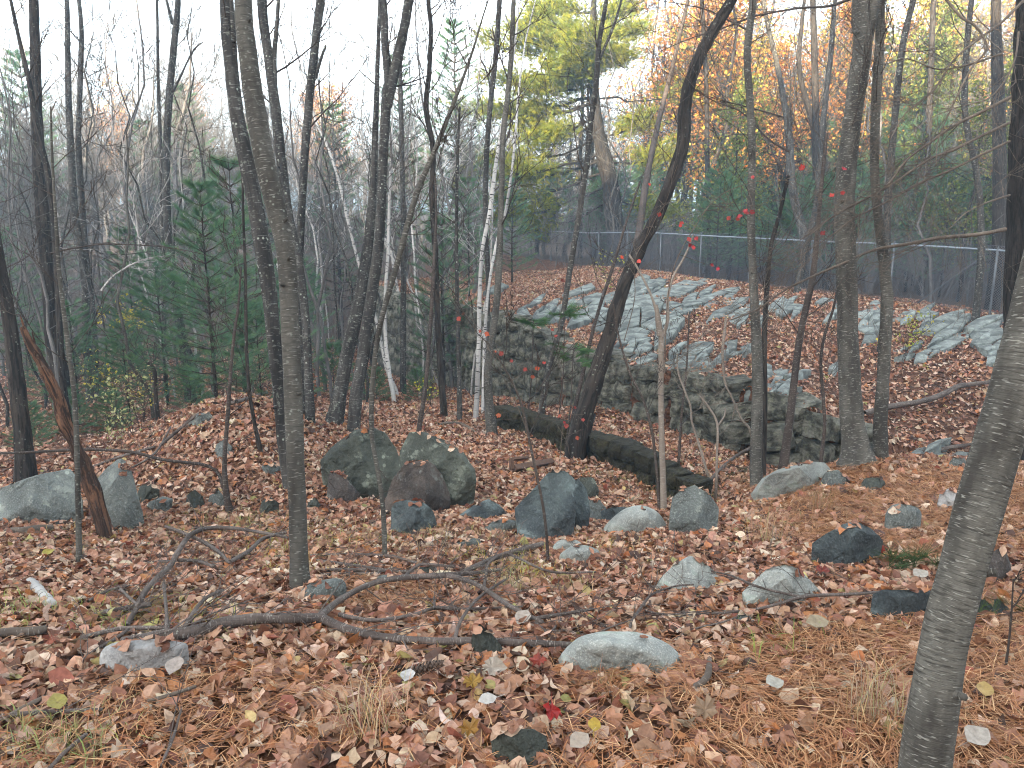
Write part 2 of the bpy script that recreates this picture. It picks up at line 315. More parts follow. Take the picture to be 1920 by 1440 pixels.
class MB:
    """collects tubes, prisms and templated pieces, then makes ONE mesh object"""
    def __init__(s): s.v = []; s.f = []; s.n = 0; s.bk = []; s.col = []; s.seg = []
    def add(s, v, f, bk=None, col=None):
        v = np.asarray(v, np.float32).reshape(-1, 3)
        s.v.append(v); s.f.extend((np.asarray(q, np.int64) + s.n) for q in ([f] if isinstance(f, np.ndarray) else f)); s.n += len(v)
        s.bk.append(np.zeros_like(v) if bk is None else np.asarray(bk, np.float32))
        cc = np.ones((len(v), 4), np.float32)
        if col is not None: cc[:, :3] = col
        s.col.append(cc)
    def tube(s, pts, rad, sides=8, lump=0.0, rng=None, cap=True, col=None, flare=0.0):
        pts = [Vector(p) for p in pts]; n = len(pts); V = []; B = []; L = 0.0
        prev = None
        ph = rng.random() * 10 if rng else 0
        for i, p in enumerate(pts):
            d = (pts[min(i + 1, n - 1)] - pts[max(i - 1, 0)]).normalized()
            if prev is None:
                a = d.orthogonal().normalized() if abs(d.z) < 0.9 else (Vector((1, 0, 0)) - d * d.x).normalized()
            else: a = (prev - d * prev.dot(d)).normalized()
            prev = a; b = d.cross(a)
            if i: L += (p - pts[i - 1]).length
            for k in range(sides):
                th = 2 * math.pi * k / sides; r = rad[i]
                rr = r * (1 + lump * (mnoise.noise(Vector((math.cos(th) * 1.3 + ph, math.sin(th) * 1.3, L / max(r, .01) * .35))) ))
                if flare: rr += flare * r * math.exp(-L / (r * 2.0)) * (0.55 + 0.45 * math.sin(th * 4 + ph))
                q = p + (a * math.cos(th) + b * math.sin(th)) * rr
                V.append(q); B.append((math.cos(th) * r + ph, math.sin(th) * r, L + ph))
        i = np.arange(n - 1)[:, None]; k = np.arange(sides)[None]; k2 = (k + 1) % sides
        f = np.stack([i * sides + k, i * sides + k2, (i + 1) * sides + k2, (i + 1) * sides + k], -1).reshape(-1, 4)
        fs = [f]
        if cap:
            V.append(pts[-1] + (pts[-1] - pts[-2]).normalized() * rad[-1] * 0.4); B.append((ph, 0, L + ph)); c = n * sides
            k = np.arange(sides); o = (n - 1) * sides
            fs.append(np.stack([o + k, o + (k + 1) % sides, np.full(sides, c)], -1))
        s.add(np.array([tuple(v) for v in V]), fs, B, col)
    def line(s, p0, p1, r0, r1): s.seg.append((p0[0], p0[1], p0[2], p1[0], p1[1], p1[2], r0, r1))
    def flush(s, col=None):
        if not s.seg: return
        A = np.array(s.seg, np.float64); s.seg = []
        p0, p1 = A[:, :3], A[:, 3:6]; d = p1 - p0; ln = np.linalg.norm(d, axis=1, keepdims=True) + 1e-9; d /= ln
        ref = np.where(np.abs(d[:, 2:3]) < 0.9, np.array([[0, 0, 1.0]]), np.array([[1.0, 0, 0]]))
        a = np.cross(d, ref); a /= np.linalg.norm(a, axis=1, keepdims=True); b = np.cross(d, a)
        V = []; B = []
        for e, (p, r) in enumerate(((p0, A[:, 6:7]), (p1, A[:, 7:8]))):
            for k in range(3):
                th = 2 * math.pi * k / 3; off = (a * math.cos(th) + b * math.sin(th)) * r
                V.append(p + off); B.append(np.concatenate([off[:, :2] + p0[:, :1], (p0[:, 2:3] + ln * e)], 1))
        V = np.stack(V, 1).reshape(-1, 3); B = np.stack(B, 1).reshape(-1, 3)
        o = (np.arange(len(A)) * 6)[:, None]
        f = np.concatenate([np.concatenate([o + k, o + (k + 1) % 3, o + 3 + (k + 1) % 3, o + 3 + k], 1) for k in range(3)])
        s.add(V, f, B, col)
    def build(s, name, mat, parent=None, smooth=True, loc=None):
        s.flush()
        me = bpy.data.meshes.new(name)
        if not s.v:
            v = np.zeros((0, 3), np.float32)
        v = np.concatenate(s.v)
        if loc is not None: v = v - np.array(loc, np.float32)
        q = [f for f in s.f if f.ndim == 2 and f.shape[1] == 4]; tr = [f for f in s.f if f.ndim == 2 and f.shape[1] == 3]
        loops = []; tot = []
        if q: a = np.concatenate(q); loops.append(a.ravel()); tot.append(np.full(len(a), 4))
        if tr: a = np.concatenate(tr); loops.append(a.ravel()); tot.append(np.full(len(a), 3))
        loops = np.concatenate(loops); tot = np.concatenate(tot)
        me.vertices.add(len(v)); me.vertices.foreach_set('co', v.ravel())
        me.loops.add(len(loops)); me.loops.foreach_set('vertex_index', loops.astype(np.int32))
        me.polygons.add(len(tot)); st = np.concatenate([[0], np.cumsum(tot)[:-1]]).astype(np.int32)
        me.polygons.foreach_set('loop_start', st)
        me.polygons.foreach_set('use_smooth', np.full(len(tot), smooth))
        me.update(calc_edges=True)
        at = me.attributes.new('bk', 'FLOAT_VECTOR', 'POINT'); at.data.foreach_set('vector', np.concatenate(s.bk).astype(np.float32).ravel())
        ca = me.attributes.new('Col', 'FLOAT_COLOR', 'POINT'); ca.data.foreach_set('color', np.concatenate(s.col).ravel())
        me.materials.append(mat)
        o = bpy.data.objects.new(name, me)
        if loc is not None and parent is None: o.location = loc
        return link(o, parent)

def rot_mats(yaw, tx, ty):
    """rotation matrices: yaw about z after tilts about x and y"""
    cz, sz, cx, sx, cy, sy = np.cos(yaw), np.sin(yaw), np.cos(tx), np.sin(tx), np.cos(ty), np.sin(ty)
    n = len(yaw); Rz = np.zeros((n, 3, 3)); Rz[:, 0, 0] = cz; Rz[:, 0, 1] = -sz; Rz[:, 1, 0] = sz; Rz[:, 1, 1] = cz; Rz[:, 2, 2] = 1
    Rx = np.zeros((n, 3, 3)); Rx[:, 0, 0] = 1; Rx[:, 1, 1] = cx; Rx[:, 1, 2] = -sx; Rx[:, 2, 1] = sx; Rx[:, 2, 2] = cx
    Ry = np.zeros((n, 3, 3)); Ry[:, 1, 1] = 1; Ry[:, 0, 0] = cy; Ry[:, 0, 2] = sy; Ry[:, 2, 0] = -sy; Ry[:, 2, 2] = cy
    return Rx @ Ry @ Rz
def place(mb, tv, tf, pos, rot, scale, col):
    """many copies of one small template (tv, tf) in one mesh part"""
    n = len(pos)
    if n == 0: return
    V = np.einsum('nij,vj->nvi', rot, tv) * scale[:, None, None] + pos[:, None, :]
    Fs = (tf[None] + (np.arange(n) * len(tv))[:, None, None]).reshape(-1, tf.shape[1])
    mb.add(V.reshape(-1, 3), Fs, None, np.repeat(col, len(tv), 0))

# ------------------------------------------------------------------ GROUND
def needle_mask(px, py):
    m = np.zeros_like(px)
    for cx, cy, rx, ry, s in ((1750, 960, 330, 95, 1.0), (1560, 905, 180, 50, 1.0), (1700, 1330, 420, 170, .95), (1830, 1180, 260, 80, .9), (1200, 1270, 160, 55, .8), (450, 1330, 330, 90, .55), (250, 1420, 260, 60, .5),
                              (700, 1115, 130, 30, .8), (1150, 1420, 300, 60, .5), (650, 1040, 220, 25, .35), (600, 1230, 200, 40, .35)):
        d = np.sqrt(((px - cx) / rx) ** 2 + ((py - cy) / ry) ** 2); m = np.maximum(m, s * sstep((1.25 - d) / 0.5))
    return m
a1g = math.atan2(W(1625, 800, 10.9).x, W(1625, 800, 10.9).y)
def build_ground():
    ang = np.concatenate([np.linspace(-math.pi, -1.0, 40)[:-1], np.linspace(-1.0, 1.0, 470), np.linspace(1.0, math.pi, 40)[1:]])
    rad = np.concatenate([np.linspace(0.35, 2.0, 18)[:-1], np.geomspace(2.0, 30, 360)[:-1], np.geomspace(30, 420, 80)])
    A, Rr = np.meshgrid(ang, rad)
    x = (Rr * np.sin(A)).ravel(); y = (Rr * np.cos(A)).ravel(); z = height(x, y)
    na, nr = len(ang), len(rad)
    i = np.arange(nr - 1)[:, None] * na; k = np.arange(na - 1)[None]
    f = np.stack([i + k, i + k + 1, i + na + k + 1, i + na + k], -1).reshape(-1, 4)[:, ::-1]
    px, py, Z = proj(x, y, z)
    r = np.hypot(x, y); fr = y > 0.3
    m = np.zeros((len(x), 3))
    m[:, 0] = np.where(fr & (r < 10), needle_mask(px, py) * (vnoise(x * 2.3, y * 2.3) > .12), 0)
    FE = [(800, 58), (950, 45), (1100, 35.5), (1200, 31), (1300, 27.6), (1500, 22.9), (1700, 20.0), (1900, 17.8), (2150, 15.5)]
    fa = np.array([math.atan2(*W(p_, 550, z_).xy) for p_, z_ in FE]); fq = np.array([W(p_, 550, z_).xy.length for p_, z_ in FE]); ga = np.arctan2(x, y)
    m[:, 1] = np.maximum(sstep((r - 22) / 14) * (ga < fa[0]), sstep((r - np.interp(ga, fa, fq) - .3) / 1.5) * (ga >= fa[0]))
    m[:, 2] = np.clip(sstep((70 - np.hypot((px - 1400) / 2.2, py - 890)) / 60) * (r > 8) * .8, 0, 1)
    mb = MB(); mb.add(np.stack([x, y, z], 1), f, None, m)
    rw_ = wall_r(np.arctan2(x, y)); aa = np.arctan2(x, y)
    m[:, 2] = np.maximum(m[:, 2], (np.abs(r - rw_ - .1) < .35) * (aa > _ra[4]) * (aa < a1g) * 1.0)  # dark moss tone meant as painted shade in gaps between wall stones
    c0 = len(x)
    # small disc under the photographer's feet
    th = ang[:-1]; ring = np.arange(na - 1)
    mb.add([[0, 0, 0]], np.zeros((0, 3), int))
    mb.f.append(np.stack([ring + 1, ring, np.full(na - 1, c0)], -1)[:, ::-1])
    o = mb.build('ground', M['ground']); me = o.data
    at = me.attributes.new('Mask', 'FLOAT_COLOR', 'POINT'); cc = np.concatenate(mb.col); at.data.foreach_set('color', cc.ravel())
    tag(o, 'forest floor of brown leaf litter and orange pine needles falling away to a ravine and rising to a slope', None, None, 'structure')
build_ground()

# ------------------------------------------------------------------ LEAF LITTER
def leaf_template(rows, curl, fold, lobes=0, seed=0, wide=0.62):
    rg = random.Random(seed); V = [(0, -0.5, 0)]; n = rows
    for i in range(1, n + 1):
        t = i / (n + 1); y = -0.5 + t; w = wide * 0.5 * math.sin(math.pi * t ** 0.85) * (1 + 0.12 * rg.uniform(-1, 1))
        if lobes: w *= (1.35 if i % 2 else 0.55)
        V += [(-w, y + (0.06 if lobes and i % 2 else 0), 0), (0, y, 0), (w, y + (0.06 if lobes and i % 2 else 0), 0)]
    V.append((0, 0.5, 0)); V = np.array(V, float)
    x, y = V[:, 0].copy(), V[:, 1].copy()
    V[:, 2] = curl * (y ** 2) * 1.2 + fold * np.abs(x) * 0.9 + 0.35 * curl * x * y * 2 + np.array([rg.uniform(-.03, .03) for _ in x])
    V[:, 2] += 0.25 * rg.uniform(-1, 1) * x * 2 * np.maximum(y, 0)
    Fq = [(0, 2, 1), (0, 3, 2)]
    for i in range(n - 1):
        a = 1 + i * 3; b = a + 3
        Fq += [(a, a + 1, b + 1), (a, b + 1, b), (a + 1, a + 2, b + 2), (a + 1, b + 2, b + 1)]
    a = 1 + (n - 1) * 3; e = len(V) - 1
    Fq += [(a, a + 1, e), (a + 1, a + 2, e)]
    return V, np.array(Fq)
FEN = [(800, 58), (950, 45), (1100, 35.5), (1200, 31), (1300, 27.6), (1500, 22.9), (1700, 20.0), (1900, 17.8), (2150, 15.5)]
PAL = np.array([(0.23, 0.102, 0.060), (0.34, 0.170, 0.106), (0.41, 0.235, 0.155), (0.49, 0.325, 0.225), (0.54, 0.40, 0.295), (0.14, 0.060, 0.038), (0.070, 0.036, 0.025),
                (0.38, 0.155, 0.062), (0.25, 0.085, 0.053), (0.58, 0.47, 0.36), (0.44, 0.34, 0.14), (0.30, 0.27, 0.10)])
PW = np.array([14, 18, 18, 14, 8, 10, 7, 7, 3, 3.5, 0.8, 0.8]); PW = PW / PW.sum()
def grad(x, y):
    e = 0.08; h0 = height(x, y); return h0, (height(x + e, y) - h0) / e, (height(x, y + e) - h0) / e
def scatter_leaves(name, r0, r1, amax, dens, size, rows, seed, label, lift):
    rg = np.random.RandomState(seed)
    area = (r1 * r1 - r0 * r0) * amax; n = int(area * dens)
    r = np.sqrt(rg.uniform(r0 * r0, r1 * r1, n)); a = rg.uniform(-amax, amax, n)
    x, y = r * np.sin(a), r * np.cos(a); z, gx, gy = grad(x, y)
    px, py, Z = proj(x, y, z)
    steep = np.hypot(gx, gy)
    clump = vnoise(x * 1.6 + 3, y * 1.6)
    keep = (rg.rand(n) > 0.80 * needle_mask(px, py) * (r < 10)) & (steep < 2.0) & (px > -60) & (px < 1980) & (py < 1520) & (rg.rand(n) < 0.55 + 0.6 * clump)
    # the far valley on the left is only glimpsed: fewer leaves there
    keep &= ~((r > 12) & (px < 560) & (rg.rand(n) < 0.5))
    fa = np.array([math.atan2(*W(p_, 550, z_).xy) for p_, z_ in FEN]); fr_ = np.array([W(p_, 550, z_).xy.length for p_, z_ in FEN])
    keep &= r < np.interp(a, fa, fr_) + .8
    x, y, z, gx, gy, r = (q[keep] for q in (x, y, z, gx, gy, r)); n = len(x)
    tem = [leaf_template(rows, rg.uniform(-.7, 1.0), rg.uniform(-.8, .9), lobes=(k % 5 == 4 and rows >= 4), seed=k, wide=rg.uniform(.5, .85)) for k in range(20)]
    ti = rg.randint(0, len(tem), n)
    yaw = rg.uniform(0, 6.283, n); tx = rg.normal(0, 0.42, n); ty = rg.normal(0, 0.42, n)
    flip = np.where(rg.rand(n) < 0.4, math.pi, 0)
    tx2 = tx + np.arctan(gy); ty2 = ty - np.arctan(gx)
    Rm = rot_mats(yaw, tx2, ty2 + flip)
    ci = rg.choice(len(PAL), n, p=PW); col = PAL[ci] * rg.uniform(0.75, 1.25, (n, 1)) * rg.uniform(0.94, 1.06, (n, 3))
    sc = size * rg.uniform(0.6, 1.25, n) * np.where(rg.rand(n) < .08, 1.35, 1)
    pos = np.stack([x, y, z + lift * rg.uniform(0.1, 1.0, n) + sc * (np.abs(np.sin(tx)) + np.abs(np.sin(ty))) * 0.18], 1)
    mb = MB()
    for k, (tv, tf) in enumerate(tem):
        s = ti == k; place(mb, tv, tf, pos[s], Rm[s], sc[s], col[s])
    o = mb.build(name, M['leaf'], smooth=False)
    tag(o, label, None, None, 'stuff'); return n
scatter_leaves('leaf_litter', 1.2, 6.5, 0.72, 1650, 0.062, 4, 11, 'curled brown and tan fallen leaves carpeting the near forest floor', 0.022)
scatter_leaves('leaf_litter', 6.4, 12.5, 0.68, 850, 0.072, 3, 12, 'fallen leaves covering the ground around the boulders and the low mound', 0.02)
scatter_leaves('leaf_litter', 12.3, 34, 0.64, 260, 0.092, 1, 13, 'small-looking fallen leaves covering the slope and ravine below the fence', 0.03)

# pine needles
def scatter_needles():
    rg = np.random.RandomState(5); n = 210000
    r = np.sqrt(rg.uniform(1.3 ** 2, 9.5 ** 2, n)) ; r = np.where(rg.rand(n) < .5, rg.uniform(1.4, 9.5, n), r)
    a = rg.uniform(-.7, .7, n); x, y = r * np.sin(a), r * np.cos(a); z, gx, gy = grad(x, y); px, py, Z = proj(x, y, z)
    m = np.maximum(needle_mask(px, py), 0.10)
    keep = (rg.rand(n) < m) & (px > -40) & (px < 1960) & (py < 1500)
    x, y, z, gx, gy, r = (q[keep] for q in (x, y, z, gx, gy, r)); n = len(x)
    swirl = vnoise(x * 3, y * 3) * 6.283
    yaw = swirl + rg.normal(0, 0.8, n)
    Rm = rot_mats(yaw, rg.normal(0, .12, n) + np.arctan(gy), rg.normal(0, .25, n) - np.arctan(gx))
    cols = np.array([(0.30, 0.125, 0.050), (0.40, 0.20, 0.09), (0.22, 0.085, 0.035), (0.50, 0.31, 0.16)])
    col = cols[rg.choice(4, n, p=[.4, .3, .2, .1])] * rg.uniform(.8, 1.2, (n, 1))
    w = 0.011
    tv = np.array([(-.5, -w, 0), (-.5, w, 0), (0, w * 1.3, .06), (0, -w * 1.3, .06), (.5, w * .4, 0), (.5, -w * .4, 0)]); tf = np.array([(0, 3, 2, 1), (3, 5, 4, 2)])
    pos = np.stack([x, y, z + 0.008 + rg.rand(n) * 0.03], 1)
    mb = MB(); place(mb, tv, tf, pos, Rm, rg.uniform(.06, .12, n) * (1 + r * .03), col)
    tag(mb.build('pine_needle_litter', M['needle_litter']), 'orange-brown fallen pine needles matting the right-hand knoll and patches of floor', None, None, 'stuff')
scatter_needles()

# thin grass showing through the litter
def blades(mb, P, n, spread, h, rg, col, lean=0.5, w=0.002):
    for _ in range(n):
        q = P + Vector((rg.gauss(0, spread), rg.gauss(0, spread), 0)); q.z = hz(q.x, q.y) - 0.01 if spread > 0.2 else P.z
        a = rg.uniform(0, 6.28); L = h * rg.uniform(.4, 1.15); l = lean * rg.uniform(.2, 1.3)
        d = Vector((math.cos(a), math.sin(a), 0)); s = Vector((-d.y, d.x, 0)) * w * rg.uniform(.6, 1.3)
        p1 = q + d * L * l * .35 + Vector((0, 0, L * .6)); p2 = q + d * L * l + Vector((0, 0, L * (1 - .3 * l)))
        c = [x * rg.uniform(.75, 1.2) for x in col]
        mb.add([q - s, q + s, p1 + s * .8, p1 - s * .8, p2], [np.array([(0, 1, 2, 3)]), np.array([(3, 2, 4)])], None, c)
rg = random.Random(3); mb = MB()
for px, py, n, c in ((480, 1000, 60, (.34, .28, .10)), (640, 1010, 70, (.36, .30, .12)), (560, 1050, 50, (.34, .28, .08)), (420, 980, 60, (.30, .25, .10)), (970, 1065, 60, (.40, .34, .07)), (800, 1005, 50, (.34, .27, .13)),
                     (860, 1020, 30, (.3, .24, .1)), (230, 1170, 35, (.26, .27, .06)), (380, 1165, 25, (.3, .3, .08)), (60, 1160, 30, (.2, .24, .06)), (100, 1400, 40, (.25, .24, .09)), (1120, 1030, 25, (.36, .28, .1)), (1000, 1090, 30, (.38, .3, .14)),
                     (180, 1020, 20, (.3, .26, .1)), (1440, 1215, 8, (.2, .25, .06)), (300, 1010, 40, (.3, .26, .1)), (1540, 945, 30, (.28, .2, .1)), (1290, 928, 50, (.16, .17, .06)), (1215, 905, 40, (.14, .15, .05)), (1150, 880, 30, (.16, .14, .06))):
    for k in range(n // 2):
        h = hit(px + rg.gauss(0, 55), py + rg.gauss(0, 16)); blades(mb, h, 11, 0.05, 0.085, rg, c, 1.2, 0.0019)
tag(mb.build('ground_grass', M['straw']), 'sparse yellow-green grass blades poking through the fallen leaves', None, None, 'stuff')
def tuft(px, py, n, h, col, label):
    P = hit(px, py); mb = MB(); blades(mb, P - Vector((0, 0, .02)), n, 0.05, h, rg, col, .75, 0.0015)
    tag(mb.build('grass_tuft', M['straw'], loc=P), label, 'grass tuft', 'dry grass tufts')
tuft(690, 1370, 110, .24, (.46, .33, .20), 'straw-coloured dry grass tuft in the leaves at bottom centre left')
tuft(1645, 1350, 120, .26, (.40, .30, .18), 'dry grass tuft on pine needles left of the nearest trunk')
tuft(1440, 1020, 110, .30, (.42, .28, .16), 'dry grass tuft leaning between the boulders on the knoll')
tuft(1530, 960, 70, .28, (.26, .16, .08), 'brown low tuft at the top of the pine needle knoll')
tuft(960, 1110, 70, .20, (.44, .36, .2), 'pale dry tuft beside the fork of the fallen limb')
tuft(1130, 1330 - 40, 60, .12, (.34, .22, .12), 'short brown tuft before the pale granite boulder')

# ------------------------------------------------------------------ ROCKS
def finish_rock(bm, amp, fine, seed, cuts, size, bev=0.06):
    bmesh.ops.bevel(bm, geom=list(bm.edges), offset=bev * size, segments=1, affect='EDGES', clamp_overlap=True)
    bmesh.ops.triangulate(bm, faces=bm.faces[:])
    for _ in range(cuts):
        el = sum(e.calc_length() for e in bm.edges) / max(1, len(bm.edges))
        es = [e for e in bm.edges if e.calc_length() > el * 0.8]
        bmesh.ops.subdivide_edges(bm, edges=es, cuts=1); bmesh.ops.triangulate(bm, faces=bm.faces[:])
    bmesh.ops.remove_doubles(bm, verts=bm.verts, dist=0.002 * size)
    bm.normal_update(); off = Vector((seed * 7.3, seed * 3.1, 0))
    for v in bm.verts:
        q = v.co / size
        n = mnoise.noise(q * 2.2 + off) * amp + abs(mnoise.noise(q * 5.5 + off)) * amp * -0.6 + mnoise.noise(q * 13 + off) * fine
        v.co += v.normal * n * size
    for f in bm.faces: f.smooth = True
def sharp(me, deg=38):
    me.set_sharp_from_angle(angle=R(deg))
DRIFT = []
def rock(outline, mat, label, depth_k=0.7, seed=0, amp=0.035, cuts=3, Z=None, name='boulder', group=None, ridges=3, parent=None, smooth=False, front=(), dz=0.0):
    """closed stone: the given silhouette at its own distance, with real depth, front facets and a buried foot"""
    mx = sum(p[0] for p in outline) / len(outline); my = max(p[1] for p in outline); ex = 1.07 if not smooth else 1.09
    outline = [(mx + (p[0] - mx) * ex, my + (p[1] - my) * ex) for p in outline]
    xs = [p[0] for p in outline]; ys = [p[1] for p in outline]; cx = sum(xs) / len(xs); by = max(ys)
    if Z is None: Z = depth(hit((min(xs) + max(xs)) / 2, by + 7)) + (max(xs) - min(xs)) * .02 * depth(hit((min(xs) + max(xs)) / 2, by)) / F
    Z += dz
    rg = random.Random(seed * 13 + 5); wpx = max(xs) - min(xs); hpx = by - min(ys)
    wid = wpx * Z / F; dp = wid * depth_k; cy = (min(ys) + by) / 2
    P = []
    for x, y in outline:
        P.append(W(x, y, Z + dp * 0.45))
        if smooth: P.append(W(cx + (x - cx) * .74, cy + (y - cy) * .66 + (by - cy) * .15, Z + dp * 0.12))
        elif rg.random() < .55: P.append(W(cx + (x - cx) * rg.uniform(.5, .85), cy + (y - cy) * rg.uniform(.45, .8) + (by - cy) * .15, Z + dp * rg.uniform(.0, .25)))
        P.append(W(cx + (x - cx) * .72, cy + (y - cy) * .62, Z + dp * 1.0))
    # scale the mid ring so its outline keeps the silhouette although it stands deeper
    for x in (min(xs) + wpx * .12, cx, max(xs) - wpx * .12):
        P.append(W(x, by + 6, Z + dp * .2) - Vector((0, 0, .12 + .1 * wid))); P.append(W(x, by, Z + dp * .9) - Vector((0, 0, .2 + .1 * wid)))
    for fx, fy, fd in front: P.append(W(fx, fy, Z + dp * fd))
    for _ in range(ridges):
        P.append(W(cx + rg.uniform(-.3, .3) * wpx, cy + rg.uniform(-.25, .2) * hpx, Z + dp * (rg.uniform(-.05, .1) if smooth else rg.uniform(-.2, .05))))
    base = hit(cx, by - 3); base = W(cx, by, Z)
    bm = bmesh.new()
    for p in P: bm.verts.new(p - base)
    r = bmesh.ops.convex_hull(bm, input=bm.verts[:])
    dead = list({g for g in r['geom_interior'] + r['geom_unused'] if isinstance(g, bmesh.types.BMVert)})
    if dead: bmesh.ops.delete(bm, geom=dead, context='VERTS')
    bmesh.ops.dissolve_limit(bm, angle_limit=R(9), verts=bm.verts[:], edges=bm.edges[:])
    if not smooth:
        cen = Vector((0, 0, 0)); 
        for v in bm.verts: cen += v.co
        cen /= len(bm.verts)
        for k in range(5):
            nrm = Vector((rg.uniform(-.9, .9), -1 + rg.uniform(0, .5), rg.uniform(-.35, .75))).normalized()
            ext = max((v.co - cen).dot(nrm) for v in bm.verts); pl = cen + nrm * ext * (rg.uniform(.48, .74) if seed in (1, 3, 4, 7, 8, 13, 2, 19) else rg.uniform(.60, .82))
            g = bm.verts[:] + bm.edges[:] + bm.faces[:]
            rr = bmesh.ops.bisect_plane(bm, geom=g, plane_co=pl, plane_no=nrm, clear_outer=True)
            ed = [e for e in rr['geom_cut'] if isinstance(e, bmesh.types.BMEdge)]
            if ed: bmesh.ops.edgeloop_fill(bm, edges=ed)
        bmesh.ops.remove_doubles(bm, verts=bm.verts, dist=.01 * wid)
        bmesh.ops.dissolve_limit(bm, angle_limit=R(6), verts=bm.verts[:], edges=bm.edges[:])
    finish_rock(bm, amp * (1.0 if smooth else .45), 0.004, seed, cuts + (wid > .6), wid, 0.05 if smooth else 0.012)
    if smooth:
        for _ in range(4): bmesh.ops.smooth_vert(bm, verts=bm.verts[:], factor=0.5, use_axis_x=True, use_axis_y=True, use_axis_z=True)
    me = bpy.data.meshes.new(name); bm.to_mesh(me); bm.free(); me.materials.append(M[mat])
    if not smooth: sharp(me, 24)
    o = bpy.data.objects.new(name, me); o.location = base; link(o)
    if wpx > 24:
        up = [f for f in me.polygons if f.normal.z > .72 and f.center.z > -.02]
        for f in rg.sample(up, min(len(up), int(3 + wid * 26) if seed not in (30, 12) else 2)): DRIFT.append((base + f.center, f.normal.copy(), .004))
        for k in range(int(26 + wid * 110)):
            th = rg.uniform(0, 6.283); rr = rg.uniform(.9, 1.35); q = base + Vector((math.cos(th) * wid * .5 * rr, dp * .5 + math.sin(th) * dp * .62 * rr, 0)); q.z = hz(q.x, q.y) + rg.uniform(.01, .055) * (1.5 - rr)
            DRIFT.append((q, Vector((math.cos(th) * rg.uniform(.0, .8), math.sin(th) * rg.uniform(.0, .8), 1)).normalized(), .01))
    tag(o, label, 'rock' if name != 'boulder' else 'boulder', group); return o

rock([(605,869),(626,844),(666,813),(697,808),(722,812),(745,838),(764,876),(747,899),(710,925),(663,932),(612,936)], 'rock_dark', 'largest dark green boulder with pale lichen spots left of the boulder cluster', .7, 1, .025, front=((690,860,-.1),(640,905,-.05)))
rock([(612,884),(640,890),(672,925),(660,938),(612,940)], 'rock_brown', 'brown overhung underside block at the foot of the largest dark boulder', .5, 31, .02, name='rock')
rock([(716,944),(732,902),(758,876),(786,868),(812,870),(832,892),(846,928),(840,950),(760,956)], 'rock_brown', 'brown-purple boulder wedged in the middle of the boulder cluster', .6, 2, .03, dz=-.28, front=((780,905,-.12),))
rock([(752,850),(770,818),(800,820),(832,833),(868,856),(888,886),(893,930),(876,951),(842,957),(800,930)], 'rock_dark', 'tall rounded dark boulder at the right end of the boulder cluster', .9, 3, .025, front=((862,905,-.08),(820,860,.05)))
rock([(726,948),(740,938),(790,944),(812,962),(822,985),(820,998),(752,1003),(738,975)], 'rock_blue', 'low blue-black rock in front of the boulder cluster', .7, 4, .04, name='rock')
rock([(863,966),(890,948),(916,937),(936,948),(951,964),(946,972),(890,972)], 'rock_blue', 'flat dark triangular rock between the two boulder groups', .7, 5, .03, name='rock')
rock([(908,991),(925,978),(945,974),(968,979),(980,991),(945,996)], 'rock_grey', 'small rounded tan-grey stone in leaves left of the jagged boulder', .7, 6, .03, name='rock', smooth=True)
rock([(968,957),(995,928),(1022,905),(1032,890),(1060,888),(1075,905),(1078,950),(1060,985),(1038,1012),(1001,1007),(996,982),(970,976)], 'rock_blue', 'jagged split blue-green boulder standing at the centre', .7, 7, .05, front=((1040,930,-.15),(1005,960,-.1)))
rock([(1066,900),(1085,893),(1104,918),(1106,950),(1078,992),(1062,985)], 'rock_blue', 'near-black wedge leaning on the right side of the jagged boulder', .8, 8, .04)
rock([(1086,894),(1114,896),(1122,920),(1108,932),(1090,925)], 'rock_dark', 'mossy green block peeping out behind the jagged boulder', .8, 9, .04, name='rock')
rock([(1100,938),(1125,940),(1140,960),(1130,974),(1102,970)], 'rock_grey', 'tan-grey rock right of the jagged boulder', .8, 10, .04, name='rock')
rock([(1128,958),(1150,952),(1178,953),(1168,975),(1140,980)], 'rock_blue', 'small dark angular rock behind the pale domed stone', .8, 11, .04, name='rock')
rock([(1130,996),(1150,972),(1175,953),(1205,950),(1232,962),(1250,988),(1200,998)], 'rock_light', 'pale domed stone on the bank right of the jagged boulder', .7, 12, .02, name='rock', smooth=True)
rock([(1256,990),(1262,938),(1278,924),(1302,914),(1330,932),(1347,953),(1322,985),(1270,1000)], 'rock_grey', 'angular pyramid-like grey rock at the ravine edge', .8, 13, .035, front=((1290,960,-.1),))
rock([(1036,1025),(1050,1012),(1080,1012),(1095,1024),(1070,1036)], 'rock_light', 'flat pale stone touching the back of the speckled one below the jagged boulder', .7, 14, .02, name='rock', smooth=True)
rock([(1050,1040),(1075,1024),(1100,1022),(1124,1035),(1122,1050),(1080,1054)], 'rock_light', 'round speckled stone below the jagged boulder', .7, 15, .02, name='rock', smooth=True)
rock([(855,1020),(868,1010),(892,1010),(906,1022),(880,1026)], 'rock_grey', 'low green-grey stone almost buried before the boulder cluster', .7, 16, .03, name='rock', smooth=True)
rock([(1222,1112),(1240,1085),(1268,1060),(1296,1045),(1322,1055),(1342,1072),(1358,1106),(1300,1110)], 'rock_light', 'pale pointed rock left of the matching one on the knoll foot', .6, 17, .03, name='rock')
rock([(1394,1112),(1415,1092),(1440,1070),(1476,1062),(1500,1074),(1542,1112),(1470,1122),(1425,1138)], 'rock_light', 'broad pale triangular rock under the long twig', .6, 18, .02, name='rock')
rock([(1516,1066),(1520,1022),(1550,1008),(1580,988),(1604,982),(1630,995),(1655,1018),(1640,1034),(1590,1045),(1560,1060)], 'rock_blue', 'dark blue rock with a red oak leaf lying on it', .6, 19, .045, name='rock')
